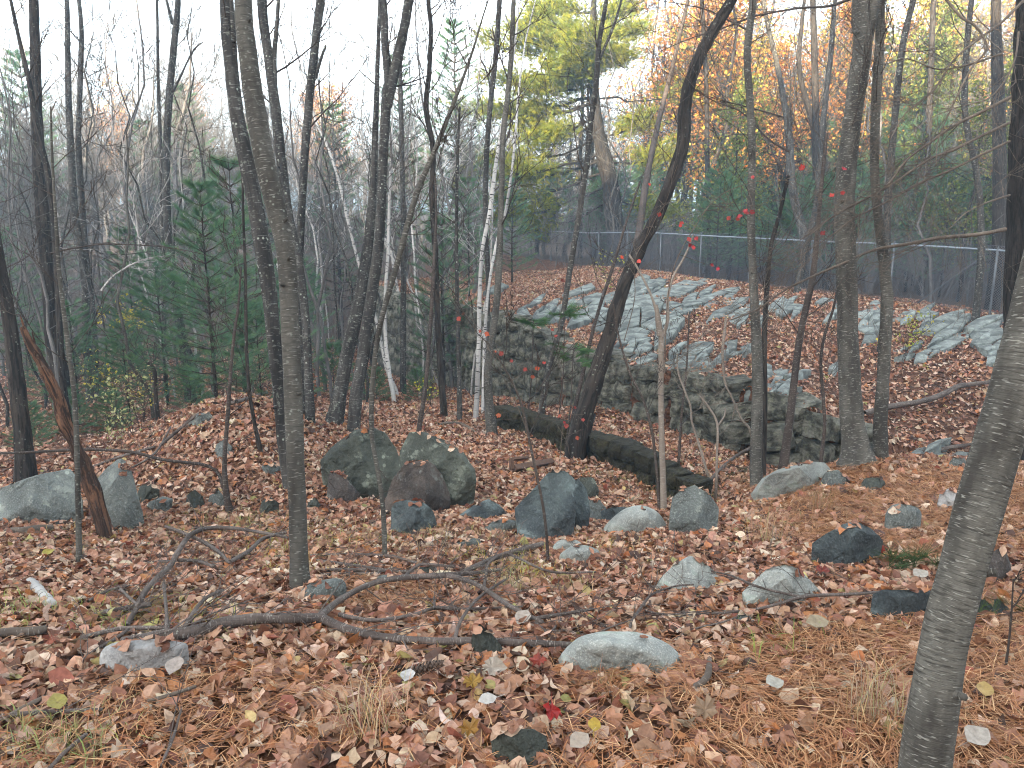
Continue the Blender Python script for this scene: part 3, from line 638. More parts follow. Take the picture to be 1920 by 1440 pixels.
rock([(1376,1168),(1382,1152),(1400,1150),(1414,1166),(1400,1176)], 'rock_grey', 'small grey-green stone in the leaves below the triangular rock', .7, 20, .03, name='rock')
rock([(1634,1164),(1636,1114),(1660,1108),(1742,1110),(1760,1130),(1752,1150),(1690,1154)], 'rock_blue', 'long low dark slab behind the nearest trunk on its left side', .45, 21, .03, name='rock')
rock([(1828,1150),(1835,1126),(1870,1124),(1896,1142),(1900,1160),(1850,1156)], 'rock_blue', 'end of a dark slab showing right of the nearest trunk', .5, 22, .03, name='rock')
rock([(1658,992),(1662,960),(1678,946),(1706,948),(1728,958),(1706,978),(1688,994)], 'rock_grey', 'upright grey stone in pine needles high on the knoll', .6, 23, .03, name='rock', smooth=True)
rock([(1758,946),(1764,926),(1782,916),(1804,926),(1812,942),(1790,952)], 'rock_white', 'whitish chipped stone on the knoll left of the nearest trunk', .7, 24, .04, name='rock')
rock([(1850,1092),(1852,1042),(1875,1030),(1902,1052),(1898,1076),(1870,1094)], 'rock_brown', 'dark brown rough rock right of the nearest trunk', .7, 25, .06, name='rock')
rock([(1412,926),(1432,900),(1460,884),(1512,870),(1548,868),(1562,882),(1540,896),(1480,904),(1440,922)], 'rock_light', 'long pale ledge-like rock crowning the knoll before the twin trees', .6, 26, .02)
rock([(1538,906),(1548,888),(1570,882),(1592,900),(1580,912)], 'rock_grey', 'blocky grey stone at the right end of the knoll ledge', .8, 27, .04, name='rock')
rock([(1612,914),(1622,898),(1648,896),(1662,908),(1640,918)], 'rock_dark', 'small dark green stone below the thick twin tree', .7, 28, .04, name='rock')
rock([(1776,874),(1786,860),(1806,858),(1816,872)], 'rock_grey', 'small blue-grey stone at the far edge of the knoll', .8, 29, .04, name='rock')
rock([(1035,1272),(1044,1248),(1074,1224),(1082,1204),(1110,1192),(1160,1187),(1205,1192),(1250,1212),(1278,1240),(1230,1248),(1130,1268)], 'rock_light', 'large pale speckled granite boulder in the foreground', .62, 30, .02, smooth=True)
rock([(926,1412),(924,1380),(940,1370),(1000,1369),(1028,1380),(1000,1404),(960,1416)], 'rock_dark', 'small dark green flat-topped stone at the bottom centre', .6, 32, .03, name='rock', dz=-.075)
rock([(190,1254),(192,1222),(208,1208),(232,1216),(246,1213),(258,1203),(300,1200),(350,1206),(348,1220),(290,1228),(250,1246),(215,1256)], 'rock_white', 'whitish stone under the butt of the fallen limb', .45, 33, .03, name='rock', smooth=True, dz=-.05)
rock([(888,1236),(884,1196),(900,1172),(920,1188),(944,1216),(938,1240)], 'rock_dark', 'dark green stone beneath the lower arm of the fallen limb', .7, 34, .04, name='rock')
rock([(552,1126),(566,1104),(590,1090),(630,1084),(648,1092),(610,1112),(580,1124)], 'rock_grey', 'mossy green stone against the foot of the tall leaning tree', .7, 35, .02, name='rock', smooth=True)
rock([(476,1370),(480,1358),(496,1356),(504,1366)], 'rock_blue', 'tiny blue pebble in the litter at the bottom left', .8, 36, .03, name='rock')
rock([(256,1428),(262,1418),(278,1416),(284,1428)], 'rock_blue', 'tiny blue pebble at the bottom left edge of the litter', .8, 37, .03, name='rock')
rock([(1444,1400),(1450,1392),(1474,1392),(1478,1402)], 'rock_white', 'small whitish pebble left of the nearest trunk', .8, 38, .03, name='rock')
rock([(-60,975),(-30,935),(20,918),(70,900),(130,882),(146,900),(152,972),(60,978)], 'rock_grey', 'broad grey slab boulder at the left edge', .6, 39, .02)
rock([(178,986),(174,930),(180,900),(200,874),(222,863),(242,878),(256,920),(264,952),(270,984),(225,992)], 'rock_grey', 'tall upright pale grey boulder beside the rotten snag', .6, 40, .02, front=((215,930,-.05),))
rock([(258,936),(262,912),(280,906),(298,920),(296,940)], 'rock_dark', 'dark rock tucked right of the upright boulder', .8, 41, .04, name='rock')
rock([(268,958),(280,942),(305,932),(322,936),(310,956)], 'rock_grey', 'flat grey rock at the foot of the mound on its left', .8, 42, .03, name='rock')
rock([(346,952),(350,928),(366,920),(380,932),(384,952)], 'rock_dark', 'left one of two lichened stones at the mound foot', .8, 43, .05, name='rock')
rock([(388,950),(392,930),(410,920),(422,934),(424,950)], 'rock_grey', 'right one of two lichened stones at the mound foot', .8, 44, .05, name='rock')
rock([(484,962),(490,940),(506,934),(522,944),(522,960)], 'rock_dark', 'small dark stone just left of the tall leaning tree', .8, 45, .04, name='rock')
rock([(488,888),(494,870),(512,866),(524,876),(520,888)], 'rock_grey', 'grey stone half-way up the mound', .8, 46, .04, name='rock')
rock([(400,856),(404,834),(420,826),(434,838),(430,856)], 'rock_grey', 'mossy stone in the left flank of the mound', .8, 47, .04, name='rock')
rock([(354,792),(368,778),(392,774),(402,786),(380,794)], 'rock_grey', 'flat pale stone on the crest of the mound', .8, 48, .03, name='rock')
rock([(576,952),(580,938),(592,934),(600,946),(598,954)], 'rock_dark', 'small dark stone just right of the tall leaning tree', .8, 49, .04, name='rock')
rock([(700,1090),(708,1080),(728,1076),(740,1086)], 'rock_grey', 'small grey stone under the arch of the fallen limb', .8, 50, .03, name='rock')
rock([(778,1080),(788,1064),(812,1060),(822,1074)], 'rock_dark', 'green-grey stone behind the arch of the fallen limb', .8, 51, .03, name='rock')
rock([(-10,1240),(0,1222),(14,1220),(22,1236)], 'rock_blue', 'blue-grey stone at the extreme left edge', .8, 52, .03, name='rock')

def drift():
    nr = np.random.RandomState(4); n = len(DRIFT); P = np.array([tuple(d[0] + d[1] * d[2]) for d in DRIFT]); N = np.array([tuple(d[1]) for d in DRIFT])
    tem = [leaf_template(3, nr.uniform(-.6, .9), nr.uniform(-.6, .8), seed=k, wide=nr.uniform(.5, .85)) for k in range(8)]; ti = nr.randint(0, 8, n)
    Rm = rot_mats(nr.uniform(0, 6.28, n), -np.arcsin(np.clip(N[:, 1], -.9, .9)) + nr.normal(0, .2, n), np.arcsin(np.clip(N[:, 0], -.9, .9)) + nr.normal(0, .2, n))
    col = PAL[nr.choice(len(PAL), n, p=PW)] * nr.uniform(.75, 1.2, (n, 1)); sc = nr.uniform(.045, .078, n); mb = MB()
    for k in range(8):
        q = ti == k; place(mb, tem[k][0], tem[k][1], P[q], Rm[q], sc[q], col[q])
    tag(mb.build('leaf_litter', M['leaf'], smooth=False), 'leaves caught on the rocks and drifted against their feet', None, None, 'stuff')
drift()
# stepping rock wall: stones picked apart one by one
def unit_stone(seed, mat, cuts=1):
    rg = random.Random(seed); bm = bmesh.new()
    for _ in range(13): bm.verts.new((rg.uniform(-.5, .5), rg.uniform(-.5, .5), rg.uniform(-.5, .5)))
    for x in (-.5, .5):
        for z in (-.5, .5): bm.verts.new((x * rg.uniform(.75, 1), -.45 * rg.uniform(.5, 1), z * rg.uniform(.75, 1))); bm.verts.new((x * rg.uniform(.8, 1), .5, z * rg.uniform(.8, 1)))
    r = bmesh.ops.convex_hull(bm, input=bm.verts[:])
    dead = list({g for g in r['geom_interior'] + r['geom_unused'] if isinstance(g, bmesh.types.BMVert)})
    if dead: bmesh.ops.delete(bm, geom=dead, context='VERTS')
    bmesh.ops.dissolve_limit(bm, angle_limit=R(14), verts=bm.verts[:], edges=bm.edges[:])
    finish_rock(bm, .05, .02, seed, cuts, 1.0, 0.03)
    me = bpy.data.meshes.new('stone'); bm.to_mesh(me); bm.free(); me.materials.append(M[mat]); sharp(me, 30); return me
stones = [unit_stone(k, 'wall_stone', 2) for k in range(9)]
def wall_pt(a, z, out=0.0):
    r = float(wall_r(np.array([a]))[0]) + out; return Vector((r * math.sin(a), r * math.cos(a), z))
a0 = _ra[4]; a1 = math.atan2(W(1625, 800, 10.9).x, W(1625, 800, 10.9).y)
rg = random.Random(21)
wall = empty('stone_wall', wall_pt(0.1, -1.7)); tag(wall, 'rough dark stone retaining wall along the far side of the ravine', 'stone wall')
cnt = 0; a = a1
while a > a0 and cnt < 295:
    p = wall_pt(a, 0, .05); zl = hz(*(wall_pt(a, 0, -.15).xy)); zu = hz(*(wall_pt(a, 0, .35 + max(0, p.length - 22) * .12).xy))
    H = max(0.25, zu - zl); far = p.length > 19
    w = rg.uniform(.34, .66) * (1.35 if far else 1)
    b = a - 0.01; q = wall_pt(b, 0, .05); step = (q.xy - p.xy).length / 0.01
    z = zl - 0.12; tdir = (q - p).normalized(); yaw = math.atan2(tdir.y, tdir.x)
    while z < zu - 0.02 and cnt < 295:
        h = rg.uniform(.22, .45) * (1.4 if far else 1); h = min(h, max(.16, zu - z + .05))
        o = bpy.data.objects.new('stone', stones[rg.randrange(9)])
        c = wall_pt(a, z + h / 2, rg.uniform(-.09, .09) + 0.2 * (z - zl) / H)
        o.location = c - wall.location; sgn = 1 if rg.random() < .5 else -1
        o.scale = (w * .97, rg.uniform(.42, .65), h * .98); o.rotation_euler = (rg.uniform(-.2, .2), rg.uniform(-.22, .22), yaw + math.pi + rg.uniform(-.25, .25))
        link(o, wall); z += h * rg.uniform(.88, .98); cnt += 1
    a -= w * .92 / step

# bedrock slabs on the slope, lying with the ground, dipping to lower left
slab_n = 0
def slabs(cx, cy, w, h, n, label, seed, mat='ledge', lift=.10, ang=26):
    """fractured bedrock: a skewed sheet of plates that share jittered corners, parted by narrow cracks"""
    rg = random.Random(seed); root = empty('rock_outcrop', hit(cx, cy, 9.5)); tag(root, label, 'rock outcrop', 'bedrock outcrops on the slope')
    th = R(ang + rg.uniform(-6, 6)); e1 = Vector((math.cos(th), -math.sin(th))); e2 = Vector((.45, 1.0)).normalized()
    Lc = max(26, w / 3.2); Tc = max(10, h / 4.4); gi = int(w / Lc) + 2; gj = int(h / Tc) + 2; cor = {}
    def corner(i, j):
        if (i, j) not in cor:
            p = Vector((cx, cy)) + e1 * (i + (.5 * (j % 2)) + rg.uniform(-.28, .28)) * Lc + e2 * (j + rg.uniform(-.25, .25)) * Tc
            q = hit(p.x, p.y, 9.5); cor[(i, j)] = q + Vector((0, 0, lift * rg.uniform(.25, 1.0)))
        return cor[(i, j)]
    for i in range(-gi, gi):
        for j in range(-gj, gj):
            m = Vector((cx, cy)) + e1 * (i + .5) * Lc + e2 * (j + .5) * Tc; dx, dy = (m.x - cx) / (w * .55), (m.y - cy) / (h * .6)
            if dx * dx + dy * dy > 1 + rg.uniform(-.35, .1) or rg.random() < .18: continue
            P = [corner(i, j), corner(i + 1, j), corner(i + 1, j + 1), corner(i, j + 1)]; c = sum(P, Vector()) / 4; size = max((p - c).length for p in P)
            if size > 2.6 or size < .08: continue
            up = rg.uniform(-.03, .06); k = rg.uniform(.93, .97); bm = bmesh.new()
            for p in P:
                q = (p - c) * k; bm.verts.new(q * 1.0 - Vector((0, 0, .4))); bm.verts.new(q + Vector((0, 0, up)))
            bm.verts.new((P[0] + P[1]) / 2 * 1 - c + Vector((0, 0, up + rg.uniform(0, .05)))); bm.verts.new(Vector((rg.uniform(-.1, .1) * size, 0, up + rg.uniform(.0, .06))))
            r = bmesh.ops.convex_hull(bm, input=bm.verts[:])
            dead = list({g for g in r['geom_interior'] + r['geom_unused'] if isinstance(g, bmesh.types.BMVert)})
            if dead: bmesh.ops.delete(bm, geom=dead, context='VERTS')
            bmesh.ops.dissolve_limit(bm, angle_limit=R(5), verts=bm.verts[:], edges=bm.edges[:])
            finish_rock(bm, .014, .008, seed + i * 3 + j, 1, size, 0.012)
            me = bpy.data.meshes.new('slab'); bm.to_mesh(me); bm.free(); me.materials.append(M[mat]); sharp(me, 22)
            o = bpy.data.objects.new('slab', me); o.location = c - root.location; link(o, root)
slabs(1165, 545, 180, 70, 5, 'blue-grey bedrock at the crest just right of the leaning dark tree', 1)
slabs(1245, 545, 110, 46, 4, 'crest bedrock between the leaning tree and the slender grey tree', 2)
slabs(1345, 575, 120, 50, 5, 'cracked bedrock left of the slender grey tree', 3)
slabs(1200, 615, 150, 110, 4, 'large smooth bedrock face behind the broken pale sapling', 4, lift=.16)
slabs(1090, 600, 130, 60, 5, 'dull bedrock above the wall left of the leaning dark tree', 5)
slabs(1020, 590, 90, 40, 4, 'distant bedrock at the head of the ravine wall', 6)
slabs(1555, 582, 70, 34, 3, 'flat bluish slab left of the thick grey tree', 7)
slabs(1630, 612, 60, 75, 3, 'steep slabs between the thick grey tree and its slimmer neighbour', 8)
slabs(1712, 603, 120, 34, 4, 'thin bedrock steps under the fence right of the twin trees', 9)
slabs(1790, 630, 210, 72, 6, 'broad pale bedrock bluff below the fence at the right', 10, lift=.18)
slabs(1850, 655, 80, 70, 3, 'bedrock bluff meeting the nearest trunk at the right', 11, lift=.15)
slabs(1290, 690, 110, 50, 4, 'ledge slabs along the top of the stone wall', 12)
slabs(1450, 725, 90, 50, 4, 'scattered slabs right of the slender grey tree above the wall', 13)
slabs(1700, 670, 90, 26, 3, 'low bedrock in the leaves beside the green-leaved shrub', 14)
slabs(1400, 610, 60, 30, 2, 'small bedrock nose under the drooping dead branch', 15)
slabs(1270, 590, 60, 22, 2, 'narrow bedrock rib among leaves mid slope', 16)
slabs(1180, 668, 100, 40, 3, 'bedrock lip on top of the wall behind the leaning tree', 17)
slabs(1730, 862, 120, 22, 3, 'mossy flat ledge behind the knoll at the right', 18, 'rock_grey', .1)
slabs(1570, 690, 40, 30, 2, 'little bedrock knob hidden behind the thick grey tree', 19)
slabs(1380, 660, 70, 32, 2, 'dark slab in the leaves behind the pale stub', 20, 'rock_grey')
slabs(1470, 585, 50, 26, 2, 'half-buried slab under the fence left of the small dark tree', 22)
slabs(860, 560, 130, 45, 4, 'hazy bedrock on the far left end of the slope', 23, lift=.2)

# low mossy wall at the near edge of the ravine
path = [(935,12.9),(985,11.9),(1040,11.1),(1095,10.3),(1150,9.7),(1205,9.15),(1260,8.65),(1310,8.3)]
mb = MB(); rg = random.Random(8); P = []
for i, (px, Z) in enumerate(path):
    p = W(px, 850, Z); P.append(Vector((p.x, p.y, hz(p.x, p.y))))
mroot = empty('low_wall', P[3]); tag(mroot, 'low dark moss-covered wall edging the near side of the ravine', 'low wall')
small = [unit_stone(60 + k, 'moss_wall', 2) for k in range(5)]
for i in range(len(P) - 1):
    nj = max(2, int((P[i + 1] - P[i]).length / .27))
    for j in range(nj):
        a = P[i].lerp(P[i + 1], j / nj); b = P[i].lerp(P[i + 1], (j + 1) / nj); L = (b - a).length
        for row in range(2):
            hgt = rg.uniform(.19, .22); o = bpy.data.objects.new('stone', small[rg.randrange(5)]); o.scale = (L * rg.uniform(.95, 1.3), rg.uniform(.3, .42), hgt * 1.05)
            o.location = a.lerp(b, .5 + rg.uniform(-.3, .3)) + Vector((0, rg.uniform(-.02, .02), .04 + row * .20)) - mroot.location; o.rotation_euler = (rg.uniform(-.06, .06), rg.uniform(-.05, .05), math.atan2((b - a).y, (b - a).x) + rg.uniform(-.08, .08)); link(o, mroot)

# ------------------------------------------------------------------ CHAIN-LINK FENCE
def fence():
    ctrl = [(2150,640,15.5),(1900,596,17.8),(1700,572,20.0),(1500,548,22.9),(1300,521,27.6),(1200,508,31),(1100,500,35.5),(950,487,45),(800,470,58)]
    B = [W(*c) for c in ctrl]; B = [Vector((b.x, b.y, hz(b.x, b.y))) for b in B]
    L = [0]
    for i in range(1, len(B)): L.append(L[-1] + (B[i].xy - B[i - 1].xy).length)
    def at(s):
        return Vector((np.interp(s, L, [b.x for b in B]), np.interp(s, L, [b.y for b in B]), np.interp(s, L, [b.z for b in B])))
    H = 1.50
    root = empty('chain_link_fence', at(L[-1] / 3)); tag(root, 'galvanised chain-link fence along the top of the slope', 'fence')
    o = root.location
    mb = MB(); n = 60; mb.tube([at(L[-1] * i / n) + Vector((0, 0, H)) for i in range(n + 1)], [0.024] * (n + 1), 6)
    mb.build('top_rail', M['rail'], root, loc=o)
    mb = MB()
    for i in range(n): mb.line(at(L[-1] * i / n) + Vector((0, 0, .07)), at(L[-1] * (i + 1) / n) + Vector((0, 0, .07)), .004, .004); mb.line(at(L[-1] * i / n) + Vector((0, .05, H + .10)), at(L[-1] * (i + 1) / n) + Vector((0, .05, H + .10)), .006, .006)
    mb.build('tension_wire', M['wire'], root, loc=o)
    s = .6
    proto = None
    while s < L[-1]:
        p = at(s)
        if proto is None:
            mb = MB(); mb.tube([(0, 0, -.4), (0, 0, .6), (0, 0, H + .03)], [.028, .028, .028], 8); mb.line((0, 0, H + .03), (0, 0, H + .09), .035, .012)
            proto = mb.build('fence_post', M['steel'], root); q = proto
        else: q = proto.copy(); link(q, root)
        q.location = p - o; s += 2.6
    for s0 in (3.4,):
        p = at(s0); mb = MB(); mb.tube([at(s0 + 1.5) + Vector((0, .2, .05)), at(s0) + Vector((0, .05, H - .1))], [.018, .018], 6); mb.build('brace', M['steel'], root, loc=o)
    # woven wires, both diagonals
    mb = MB(); pitch = 0.06; k = 0; tot = L[-1]
    s = -H
    while s < tot:
        pit = pitch if s < 22 else pitch * 2
        for sgn in (1, -1):
            a, b = (s, s + H) if sgn == 1 else (s + H, s)
            z0, z1 = 0.05, H + .08
            if min(a, b) < 0 or max(a, b) > tot: continue
            m = (a + b) / 2; wr = .0038 if s < 22 else .006
            p0, pm, p1 = at(a), at(m), at(b)
            mb.line(p0 + Vector((0, .012 * sgn, z0)), pm + Vector((0, .012 * sgn, (z0 + z1) / 2)), wr, wr); mb.line(pm + Vector((0, .012 * sgn, (z0 + z1) / 2)), p1 + Vector((0, .012 * sgn, z1)), wr, wr)
        s += pit
    tag(mb.build('chain_link_mesh', M['wire'], root, loc=o), None, None, None, 'stuff')
fence()

# ------------------------------------------------------------------ TREES
UPV = Vector((0, 0, 1))
def rvec(rg): return Vector((rg.gauss(0, 1), rg.gauss(0, 1), rg.gauss(0, 1)))
def grow(mb, p, d, L, r, lev, rg, tips=None, up=.25, segs=5, kids=(5, 4), wig=.14, spread=.9, thin=.0022):
    n = max(2, segs - (0 if lev > 1 else 2)); st = L / n; pts = [p.copy()]; dirs = []
    d = d.normalized()
    for i in range(n):
        d = (d + rvec(rg) * wig + UPV * up * .18).normalized(); p = p + d * st; pts.append(p.copy()); dirs.append(d.copy())
    for i in range(n):
        mb.line(pts[i], pts[i + 1], max(thin, r * (1 - i / n * .8)), max(thin, r * (1 - (i + 1) / n * .8)))
    if tips is not None and lev <= 1: tips.extend(pts[1:])
    if lev <= 0: return
    k = kids[0] if lev > 1 else kids[1]
    for j in range(k):
        t = rg.uniform(.2, 1.0) * n; i = min(n - 1, int(t)); q = pts[i].lerp(pts[i + 1], t - i)
        dd = (dirs[i] + rvec(rg) * spread * .55).normalized()
        grow(mb, q, dd, L * rg.uniform(.32, .6), r * .5, lev - 1, rg, tips, up, segs, kids, wig, spread, thin)

def spline(pts, n):
    """Catmull-Rom through (Vector, radius) pairs"""
    out = []
    m = len(pts)
    for i in range(m - 1):
        p0 = pts[max(0, i - 1)]; p1 = pts[i]; p2 = pts[i + 1]; p3 = pts[min(m - 1, i + 2)]
        for k in range(n):
            t = k / n; a = [0.5 * ((2 * p1[j]) + (p2[j] - p0[j]) * t + (2 * p0[j] - 5 * p1[j] + 4 * p2[j] - p3[j]) * t * t + (-p0[j] + 3 * p1[j] - 3 * p2[j] + p3[j]) * t ** 3) for j in (0,)][0]
            r = p1[1] + (p2[1] - p1[1]) * t
            out.append((a, r))
    out.append(pts[-1]); return out

def stem_points(pts, Z, hidden=False):
    """(px, py, width px) listed from the foot upwards -> world polyline standing in the ground"""
    if Z is None: Z = depth(hit(pts[0][0], pts[0][1]))
    P = [(W(x, y, Z), w * .455 * Z / F) for x, y, w in pts]
    b = P[0][0]; g = hz(b.x, b.y)
    if b.z > g + .05:
        d = (P[0][0] - P[1][0]); k = (b.z - g) / max(1e-3, -d.z) if d.z < -.05 else 0
        q = Vector((b.x + d.x * min(k, 3) * .6, b.y, g)); P.insert(0, (Vector((q.x, q.y, hz(q.x, q.y) - .15)), P[0][1] * 1.1))
    else: P.insert(0, (b - Vector((0, 0, .25)), P[0][1]))
    return P, Z
def tree(label, mat, pts, Z=None, nb=14, fork=(), extend=3.0, name='bare_tree', cat='tree', seed=0, bstart=.45, blen=1.0, flare=.38, stubs=2, group=None, sides=12, twigmat=None, lump=.12, low=0, bark_label=None):
    rg = random.Random(seed + 100)
    if mat == 'birch': pts = [(a, b, c * .64) for a, b, c in pts]
    if mat == 'pale': pts = [(a, b, c * .85) for a, b, c in pts]
    P, Z = stem_points(pts, Z)
    if pts[-1][1] <= 15 and extend:
        d = (P[-1][0] - P[-2][0]).normalized(); p, r = P[-1]
        for k in range(3):
            d = (d + rvec(rg) * .08 + UPV * .1).normalized(); p = p + d * extend / 3; r *= .72; P.append((p.copy(), r))
    S = spline(P, 6); root = empty(name, P[0][0] + Vector((0, 0, .1))); o = root.location
    mb = MB(); mb.tube([s[0] for s in S], [s[1] for s in S], sides, lump, rg, flare=flare)
    for f in fork:
        Pf = [(W(x, y, Z), w * .5 * Z / F) for x, y, w in f]; Sf = spline(Pf, 5); mb.tube([s[0] for s in Sf], [s[1] for s in Sf], max(6, sides - 4), lump, rg)
        if f[-1][1] <= 15:
            d = (Pf[-1][0] - Pf[-2][0]).normalized(); q = Pf[-1][0] - d * .02; r = Pf[-1][1]
            mb.tube([q, q + d * 1.2 + UPV * .3, q + d * 2.2 + UPV * .9], [r, r * .6, r * .2], 6)
    for _ in range(stubs):
        s = S[rg.randrange(len(S) // 5, len(S) - 2)]; d = Vector((rg.uniform(-1, 1), rg.uniform(-1, .2), rg.uniform(.1, .7))).normalized()
        mb.tube([s[0] + d * s[1] * .5, s[0] + d * (s[1] * 1.2 + .015)], [s[1] * .3, s[1] * .16], 6)
    mb.build('trunk', M[mat], root, loc=o)
    if nb:
        mb = MB(); N = len(S)
        for k in range(nb):
            i = min(N - 2, int(N * (bstart + (1 - bstart) * (k + rg.random()) / nb))); p, r = S[i]
            ax = (S[i + 1][0] - S[i][0]).normalized(); th = rg.uniform(0, 6.28); side = Vector((math.cos(th), math.sin(th) * .8, 0))
            d = (side * rg.uniform(.7, 1.1) + ax * rg.uniform(.35, 1.1)).normalized(); rr = min(r * .38, .009 if Z < 10 else .018) * rg.uniform(.5, 1)
            grow(mb, p, d, blen * rg.uniform(.5, 1.4), max(rr, .004), 2, rg, up=.5, kids=(4, 3), thin=.0016 + Z * .00012)
        for k in range(low):
            i = int(N * rg.uniform(.1, bstart)); p, r = S[i]; th = rg.uniform(0, 6.28)
            grow(mb, p, Vector((math.cos(th), math.sin(th), rg.uniform(-.1, .5))), blen * rg.uniform(.25, .8), max(min(r * .25, .01), .003), 1, rg, up=.1, kids=(3, 3), thin=.0015 + Z * .0001)
        mb.build('branches', M[twigmat or 'twig'], root, loc=o)
    tag(root, label, cat, group); return root, S, Z

# nearest stems
tree('nearest trunk, grey bark with pale dashes, leaning right across the lower right corner', 'front', [(1730,1480,98),(1742,1380,95),(1771,1200,87),(1802,1080,88),(1834,960,91),(1868,840,91),(1903,720,90),(1945,560,90),(1985,380,85),(2030,180,80)], 2.2, nb=6, bstart=.85, seed=1, flare=.1, sides=28, stubs=2, lump=.05)
tree('tall leaning grey tree standing alone left of centre', 'smooth', [(565,1108,46),(561,1060,38),(558,960,36),(553,840,36),(549,720,37),(543,600,37),(537,480,38),(520,400,40),(500,320,41),(483,230,41),(466,110,38),(456,0,35)], None, nb=8, bstart=.8, seed=2, sides=22, stubs=9, lump=.06)
tree('rough dark twin stem just behind the tall leaning tree on its left', 'lichen', [(548,938,30),(535,850,28),(522,720,27),(510,600,30),(495,480,34),(470,340,32),(447,230,30),(432,120,26),(423,0,24)], 7.4, nb=10, bstart=.6, seed=3, fork=[[(462,330,20),(450,250,22),(440,130,14),(432,0,12)]], stubs=5)
tree('slim grey tree behind the tall leaning tree, forking near the top of the picture', 'lichen', [(582,794,22),(578,700,17),(572,590,17),(558,480,18),(540,400,20),(527,300,22),(516,200,21),(504,110,20),(491,0,20)], None, nb=12, seed=4, fork=[[(516,190,12),(514,110,10),(519,50,8),(522,0,7)]])
tree('slim grey tree leaning to the right between the leaning tree and the double trunk', 'lichen', [(566,785,17),(563,600,16),(562,480,16),(568,350,16),(576,230,17),(588,110,17),(601,0,18)], 12.2, nb=12, seed=5, fork=[[(590,150,7),(602,110,6),(611,85,4)]])
tree('right trunk of the lichen-spotted pair behind the boulder cluster, forked like a Y high up', 'lichen', [(663,812,28),(668,740,26),(682,660,25),(696,560,24),(710,460,22),(716,340,20),(722,230,20),(726,170,22),(728,150,17),(722,80,16),(718,0,16)], None, nb=12, seed=6, fork=[[(726,200,18),(738,140,20),(750,90,19),(760,40,18),(767,0,18)]], sides=16)
tree('left trunk of the lichen-spotted pair behind the boulder cluster, wide at its foot', 'lichen', [(627,796,36),(637,740,29),(650,670,27),(668,590,27),(684,500,24),(694,420,20),(700,340,15),(704,240,12),(708,120,9),(712,0,7)], None, nb=10, seed=7, flare=.5, sides=16)
tree('crooked thin dark tree right of the double trunk', 'rough', [(833,782,15),(826,690,13),(820,590,12),(816,470,12),(810,367,12),(812,280,11),(799,205,11),(805,130,10),(808,50,9),(803,0,9)], None, nb=14, seed=8)
tree('brown sapling slanting up to meet the crooked dark tree', 'twig', [(784,818,11),(797,730,9),(804,650,8),(809,580,8),(814,490,7),(818,400,5),(816,330,4)], None, nb=8, seed=9, blen=.7, low=4)
tree('long thin pole leaning right in front of the boulder cluster, crossing the centre', 'smooth', [(722,1052,11),(718,950,10),(708,880,10),(697,810,10),(699,713,10),(712,613,11),(743,500,12),(780,367,12),(812,290,11),(853,187,8),(887,93,5),(913,7,3)], None, nb=10, seed=10, blen=.5, low=4)
tree('white birch standing right of the double trunk, kinked at its foot', 'birch', [(738,745,14),(730,700,14),(723,640,12),(722,560,11),(727,480,10),(730,380,9),(734,280,8),(736,180,6),(740,60,5)], 17, nb=10, seed=11, name='birch_tree')
tree('white birch leaning far left behind the tall grey trees', 'birch', [(742,730,12),(725,690,12),(705,600,10),(680,520,10),(656,430,9),(634,335,9),(612,270,8),(593,230,7),(570,150,6),(548,60,5),(545,0,4)], 18.5, nb=10, seed=12, name='birch_tree')
tree('white birch that stands on the ravine edge left of the grey trunk with reddish foot', 'birch', [(892,786,18),(895,720,16),(898,640,14),(899,560,13),(904,470,12),(918,400,14),(928,320,13),(940,245,11),(955,160,9),(968,60,7),(975,0,5)], None, nb=12, seed=13, name='birch_tree')
tree('thin white birch leaning right beside the brown pine limbs at upper centre', 'birch', [(905,780,10),(908,650,10),(915,550,9),(930,460,9),(947,400,9),(960,317,8),(968,233,8),(973,167,7),(985,80,5),(1004,0,4)], 14.5, nb=8, seed=14, name='birch_tree')
tree('grey trunk with reddish foot on the near edge of the ravine', 'smooth', [(923,815,24),(917,760,19),(914,700,16),(922,640,14),(932,560,14),(937,460,13),(940,360,12),(943,260,12),(953,170,11),(960,80,10),(963,0,9)], None, nb=14, seed=15)
tree('slim lichened tree rising straight left of the white birches', 'lichen', [(905,760,9),(912,640,9),(915,520,10),(910,420,11),(912,300,11),(919,200,11),(930,100,11),(937,0,10)], 15.5, nb=14, seed=16)
tree('slender tree leaning in front of the big pine trunk', 'lichen', [(1010,818,15),(1024,712,13),(1040,650,11),(1054,600,11),(1070,497,12),(1088,390,11),(1101,300,12),(1107,233,12),(1117,167,12),(1123,83,10),(1137,0,8)], None, nb=12, seed=17, fork=[[(1120,120,6),(1150,50,5),(1165,0,4)]])
tree('big dark leaning tree with furrowed bark, curving over the ravine', 'rough', [(1078,862,46),(1086,812,41),(1100,760,37),(1117,710,34),(1139,640,31),(1160,565,29),(1180,510,28),(1203,460,25),(1234,400,25),(1262,330,26),(1280,270,26),(1284,200,26),(1298,140,25),(1330,70,24),(1372,0,22)], None, nb=10, bstart=.5, seed=18, sides=20, flare=.2, lump=.2, blen=1.6, fork=[[(1084,858,16),(1098,820,13),(1112,775,10)]])
tree('straight pale tan sapling with a snapped dark top, before the ravine', 'pale', [(1244,960,18),(1243,900,15),(1240,800,14),(1239,720,13),(1240,640,14),(1239,625,15)], None, nb=0, seed=19, fork=[[(1238,630,13),(1234,600,11),(1231,572,5)],[(1241,635,8),(1252,600,6),(1252,560,5),(1262,520,4),(1285,478,4),(1300,440,3)],[(1238,618,6),(1225,565,5),(1205,520,4),(1180,478,4)]], stubs=7)
